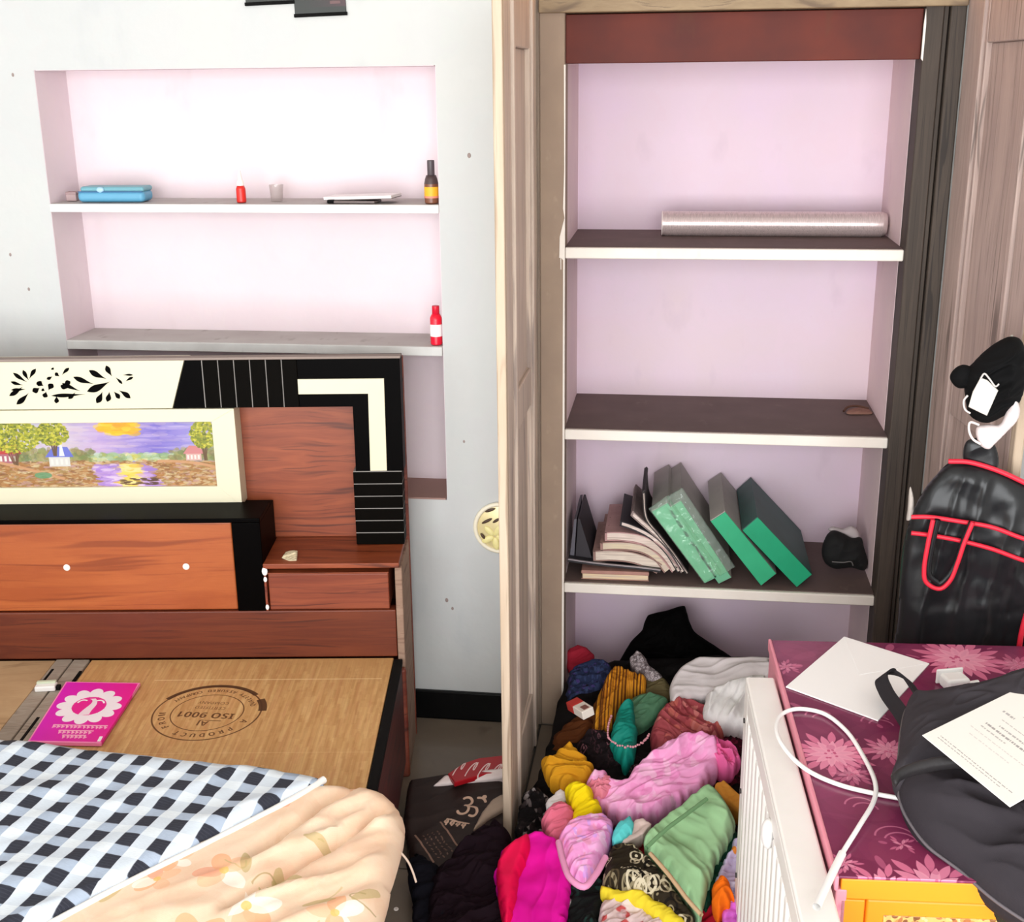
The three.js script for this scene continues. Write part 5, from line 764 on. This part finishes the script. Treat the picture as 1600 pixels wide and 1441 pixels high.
{ // backpack
  const o = thing('backpack', 'charcoal grey fabric backpack slumped across the magenta chest', 'backpack');
  const cl = fabric('#3a363a', { specularIntensity: 0.25 }), cl2 = fabric('#322e32', { specularIntensity: 0.25 }), gr = fabric('#35352c', { specularIntensity: 0.25 });
  const P = (n, px, h, tilt, op, m) => part(n, cloth({ p: V(0.4, h, 1.05), n: V(-0.05, 1, tilt), px, ...op }), m, o);
  P('body', [[1414, 1112], [1424, 1096], [1450, 1095], [1500, 1092], [1560, 1076], [1610, 1062], [1720, 1050], [1740, 1200], [1640, 1280], [1540, 1240], [1460, 1222], [1408, 1232], [1393, 1218], [1402, 1190], [1406, 1150]], CY + 0.06, 0.12, { T: 0.045, B: 0.055, amp: 0.014, fine: 0.004, lump: 0.02, grid: 120, seed: 82, rim: 0.05, freq: 9 }, cl);
  P('front_pocket', [[1404, 1238], [1420, 1216], [1450, 1206], [1500, 1200], [1560, 1206], [1640, 1250], [1740, 1300], [1740, 1500], [1640, 1462], [1590, 1432], [1550, 1404], [1500, 1360], [1450, 1322], [1424, 1290]], CY + 0.07, 0.3, { T: 0.05, B: 0.066, amp: 0.014, fine: 0.004, lump: 0.025, grid: 130, seed: 83, rim: 0.06, freq: 8, dir: -25 }, cl2);
  P('base', [[1500, 1352], [1552, 1398], [1596, 1428], [1660, 1462], [1740, 1500], [1740, 1560], [1640, 1520], [1570, 1450]], CY + 0.045, 0.4, { T: 0.02, B: 0.03, amp: 0.006, grid: 70, seed: 84 }, gr);
  P('zip_seam', [[1392, 1216], [1404, 1203], [1440, 1190], [1500, 1182], [1560, 1184], [1560, 1194], [1500, 1194], [1444, 1202], [1410, 1214], [1400, 1226]], CY + 0.125, 0.12, { T: 0.006, B: 0.012, amp: 0.002, grid: 70, seed: 85, rim: 0.008 }, plain('#1e1b1d', 0.6));
  const seam = (px, h, tilt) => tube(px.map(([u, v]) => onPlane(u, v, V(0.4, h, 1.05), V(-0.05, 1, tilt).normalize())), 0.0024, 70, 6);
  part('seam', seam([[1462, 1206], [1432, 1213], [1416, 1224], [1405, 1240], [1410, 1264], [1425, 1291], [1450, 1323], [1500, 1361], [1550, 1404], [1590, 1432], [1640, 1462]], CY + 0.071, 0.3), plain('#5d565a', 0.7), o);
  part('seam', seam([[1394, 1214], [1403, 1190], [1407, 1150], [1415, 1112], [1426, 1097]], CY + 0.063, 0.12), plain('#57504f', 0.7), o);
  // carrying loop: a flat strap
  const path = new THREE.CatmullRomCurve3([[1424, 1140, 0.045], [1406, 1112, 0.04], [1384, 1080, 0.035], [1378, 1058, 0.04], [1392, 1050, 0.045], [1412, 1058, 0.045], [1430, 1080, 0.045], [1442, 1100, 0.05]].map(([u, v, h]) => atY(u, v, CY + h)));
  const N = 60, pos = [], idx = [], uv = []; const fr = path.computeFrenetFrames(N);
  for (let i = 0; i <= N; i++) { const q = path.getPoint(i / N), s = UY.clone().multiplyScalar(0.65).addScaledVector(fr.tangents[i].clone().cross(UY).normalize(), 0.75).normalize(), t = s.clone().cross(fr.tangents[i]).normalize(); for (const [a, b] of [[-1, -1], [1, -1], [1, 1], [-1, 1]]) { const w = q.clone().addScaledVector(s, a * 0.0115).addScaledVector(t, b * 0.0018); pos.push(w.x, w.y, w.z); uv.push(i * 0.01, a * 0.01); } if (i) for (let k = 0; k < 4; k++) { const A = (i - 1) * 4 + k, B = (i - 1) * 4 + (k + 1) % 4; idx.push(A, B, B + 4, A, B + 4, A + 4); } }
  const g = new THREE.BufferGeometry(); g.setAttribute('position', new THREE.Float32BufferAttribute(pos, 3)); g.setAttribute('uv', new THREE.Float32BufferAttribute(uv, 2)); g.setIndex(idx); part('carrying_loop', toCreasedNormals(g.toNonIndexed(), 0.6), fabric('#2b282b', { side: THREE.DoubleSide }), o);
  // receipt on top of it
  const yR = CY + 0.118, A = atY(1441, 1150, yR), B = atY(1578, 1262, yR), D = atY(1600, 1072, yR), ex = B.clone().sub(A), ed = D.clone().sub(A); const L = ex.length(); ex.normalize(); const ey = V(-ex.z, 0, ex.x); if (ey.dot(ed) < 0) ey.negate();
  const dir = ed.normalize(), WD = 0.24, pts = [A, B, B.clone().addScaledVector(dir, WD), A.clone().addScaledVector(dir, WD)];
  const t = canvasTex(640, 1024, (c, w, h) => {
    c.fillStyle = '#fbf6ef'; c.fillRect(0, 0, w, h); const r = rng(90); c.fillStyle = '#8f8a88';
    const row = (y, x0, x1, s, al) => { c.globalAlpha = al; for (let x = x0; x < x1;) { const q = 5 + r() * 22; c.fillRect(x, y + r() * 2, q, s); x += q + 4 + r() * 5; } };
    row(h * 0.90, 60, 560, 7, 0.75); row(h * 0.925, 60, 520, 7, 0.6); row(h * 0.72, 130, 420, 10, 0.22); row(h * 0.66, 90, 470, 9, 0.25); row(h * 0.60, 120, 300, 12, 0.5); row(h * 0.55, 120, 560, 18, 0.75); row(h * 0.50, 180, 520, 15, 0.6); row(h * 0.44, 150, 560, 9, 0.4); row(h * 0.36, 100, 180, 20, 0.6); row(h * 0.3, 200, 560, 8, 0.4); c.globalAlpha = 1;
  });
  const rc = thing('receipt', 'white printed slip of paper lying on the charcoal backpack', 'paper');
  const gg = flat(pts.map((q) => [q.x, q.z]), yR, 0.0012, 0.0003), p = gg.attributes.position, u = gg.attributes.uv, e1 = B.clone().sub(A), e2 = pts[3].clone().sub(A), det = e1.x * e2.z - e2.x * e1.z;
  for (let i = 0; i < p.count; i++) { const x = p.getX(i) - A.x, z = p.getZ(i) - A.z; u.setXY(i, (x * e2.z - e2.x * z) / det, (e1.x * z - x * e1.z) / det); }
  part('sheet', gg, std({ map: t, roughness: 0.8 }), rc);
}
// ------------------------------------------------------------------ hanging on the right cupboard door
{
  const pz = 0.5, n = V(-0.12, 0, 1), P0 = V(0.5, 0.6, pz), B = (u, v, d = 0) => onPlane(u, v, P0.clone().addScaledVector(n, d), n.clone().normalize());
  const o = thing('tote_bag', 'glossy black tote bag with red piping hanging on the right cupboard door', 'bag');
  const vinyl = new THREE.MeshPhysicalMaterial({ color: '#1b1c1e', roughness: 0.3, specularIntensity: 0.7 });
  const main = [[1487, 722], [1540, 727], [1600, 752], [1690, 800], [1700, 1070], [1404, 1070], [1404, 960], [1414, 840], [1440, 772], [1462, 744]];
  part('body', cloth({ p: P0, n, px: main, T: 0.022, B: 0.03, rim: 0.03, amp: 0.012, lump: 0.01, freq: 9, dir: 84, stretch: 7, grid: 110, seed: 91 }), vinyl, o);
  part('hanging_loop', cloth({ p: P0, n, px: [[1510, 690], [1532, 684], [1552, 692], [1560, 728], [1548, 738], [1520, 734], [1506, 722]], T: 0.008, B: 0.01, rim: 0.015, amp: 0.003, grid: 30, seed: 92 }), vinyl, o);
  const pipe = (px, r = 0.0036, d = 0.028) => tube(px.map(([u, v]) => B(u, v, d)), r, 60, 8);
  part('piping', pipe([[1482, 721], [1512, 722], [1540, 729], [1570, 740], [1604, 756], [1690, 798]], 0.0046, 0.012), M.redPiping, o);
  part('piping', pipe([[1424, 808], [1450, 808], [1500, 815], [1550, 824], [1600, 842], [1690, 866]], 0.0042, 0.038), M.redPiping, o);
  part('piping', pipe([[1424, 833], [1450, 836], [1500, 845], [1550, 858], [1600, 876], [1690, 900]], 0.0042, 0.037), M.redPiping, o);
  part('piping', pipe([[1612, 940], [1604, 960], [1596, 990], [1590, 1030]], 0.005, 0.034), M.redPiping, o);
  const hl = [[1458, 812], [1450, 850], [1444, 890], [1446, 908], [1458, 918], [1470, 920], [1484, 908], [1496, 880], [1506, 850], [1520, 816]];
  const h = part('handle', pipe(hl, 0.0042, 0.052), M.redPiping, o, 'red-edged handle hanging in a loop');
  part('strap', tube(hl.map(([u, v]) => B(u + (u < 1470 ? 7 : -2), v - (v > 900 ? 8 : 0), 0.049)), 0.0052, 60, 8), vinyl, h);
  part('end_tab', cloth({ p: P0, n, px: [[1422, 760], [1426, 770], [1428, 792], [1424, 812], [1417, 814], [1418, 796]], T: 0.004, B: 0.008, rim: 0.006, amp: 0.001, grid: 24, seed: 93 }), plain('#b5aca4', 0.6), o);
  // hook on the door, with caps and masks
  const hk = thing('wall_hook', 'small metal hook on the edge of the right cupboard door', 'hook'); const q = B(1572, 545, -0.02);
  part('base', new THREE.CylinderGeometry(0.012, 0.012, 0.006, 20).rotateX(Math.PI / 2).translate(q.x, q.y, q.z), M.steel, hk); part('prong', tube([q.clone(), q.clone().add(V(0, 0.004, 0.022)), q.clone().add(V(0, 0.018, 0.03)), q.clone().add(V(0, 0.028, 0.024))], 0.003, 20, 8), M.steel, hk);
  const dk = fabric('#0a0a0b', { specularIntensity: 0.3 });
  const C = (n2, px, d, op, m, par) => part(n2, cloth({ p: P0.clone().add(V(0, 0, d)), n, px, ...op }), m, par);
  const cp = thing('beanie', 'bunched black cloth cap with a white card tag hanging above the tote bag', 'cap');
  C('crown', [[1508, 582], [1520, 568], [1538, 550], [1560, 534], [1580, 526], [1594, 530], [1604, 556], [1602, 600], [1590, 632], [1566, 650], [1540, 660], [1516, 650], [1508, 620]], 0.02, { T: 0.035, B: 0.03, amp: 0.02, rim: 0.03, grid: 60, seed: 94, freq: 22 }, dk, cp);
  C('side_knot', [[1484, 590], [1492, 576], [1506, 570], [1520, 576], [1524, 592], [1514, 604], [1496, 606]], 0.025, { T: 0.02, B: 0.02, amp: 0.008, grid: 34, seed: 95 }, dk, cp);
  C('card_tag', [[1532, 590], [1543, 594], [1560, 610], [1542, 650], [1513, 636], [1520, 612]], 0.062, { sharp: true, T: 0.003, B: 0.003, rim: 0.004, amp: 0.001, grid: 30, seed: 96 }, plain('#f3efe6', 0.7), cp);
  part('tag_string', tube([[1532, 592], [1538, 584], [1546, 592], [1556, 604], [1561, 600]].map(([u, v]) => B(u, v, 0.066)), 0.0016, 30, 6), plain('#c9c4c0', 0.5), cp);
  const mk = thing('white_mask', 'white cloth face mask with ear loops hanging under the black cap', 'mask');
  C('panel', [[1526, 668], [1546, 664], [1562, 664], [1574, 640], [1586, 622], [1594, 640], [1590, 656], [1572, 676], [1556, 692], [1544, 702], [1530, 694]], 0.04, { T: 0.012, B: 0.015, amp: 0.006, rim: 0.012, grid: 44, seed: 97 }, fabric('#f0e2e0'), mk);
  part('ear_loop', tube([[1530, 664], [1516, 660], [1514, 672], [1520, 686], [1532, 694]].map(([u, v]) => B(u, v, 0.05)), 0.0022, 30, 6), plain('#e6dcd8', 0.7), mk);
  part('ear_loop', tube([[1512, 618], [1506, 626], [1508, 640], [1516, 646]].map(([u, v]) => B(u, v, 0.06)), 0.0018, 30, 6), plain('#d8d0cc', 0.7), mk);
}
renderer.render(scene, camera);
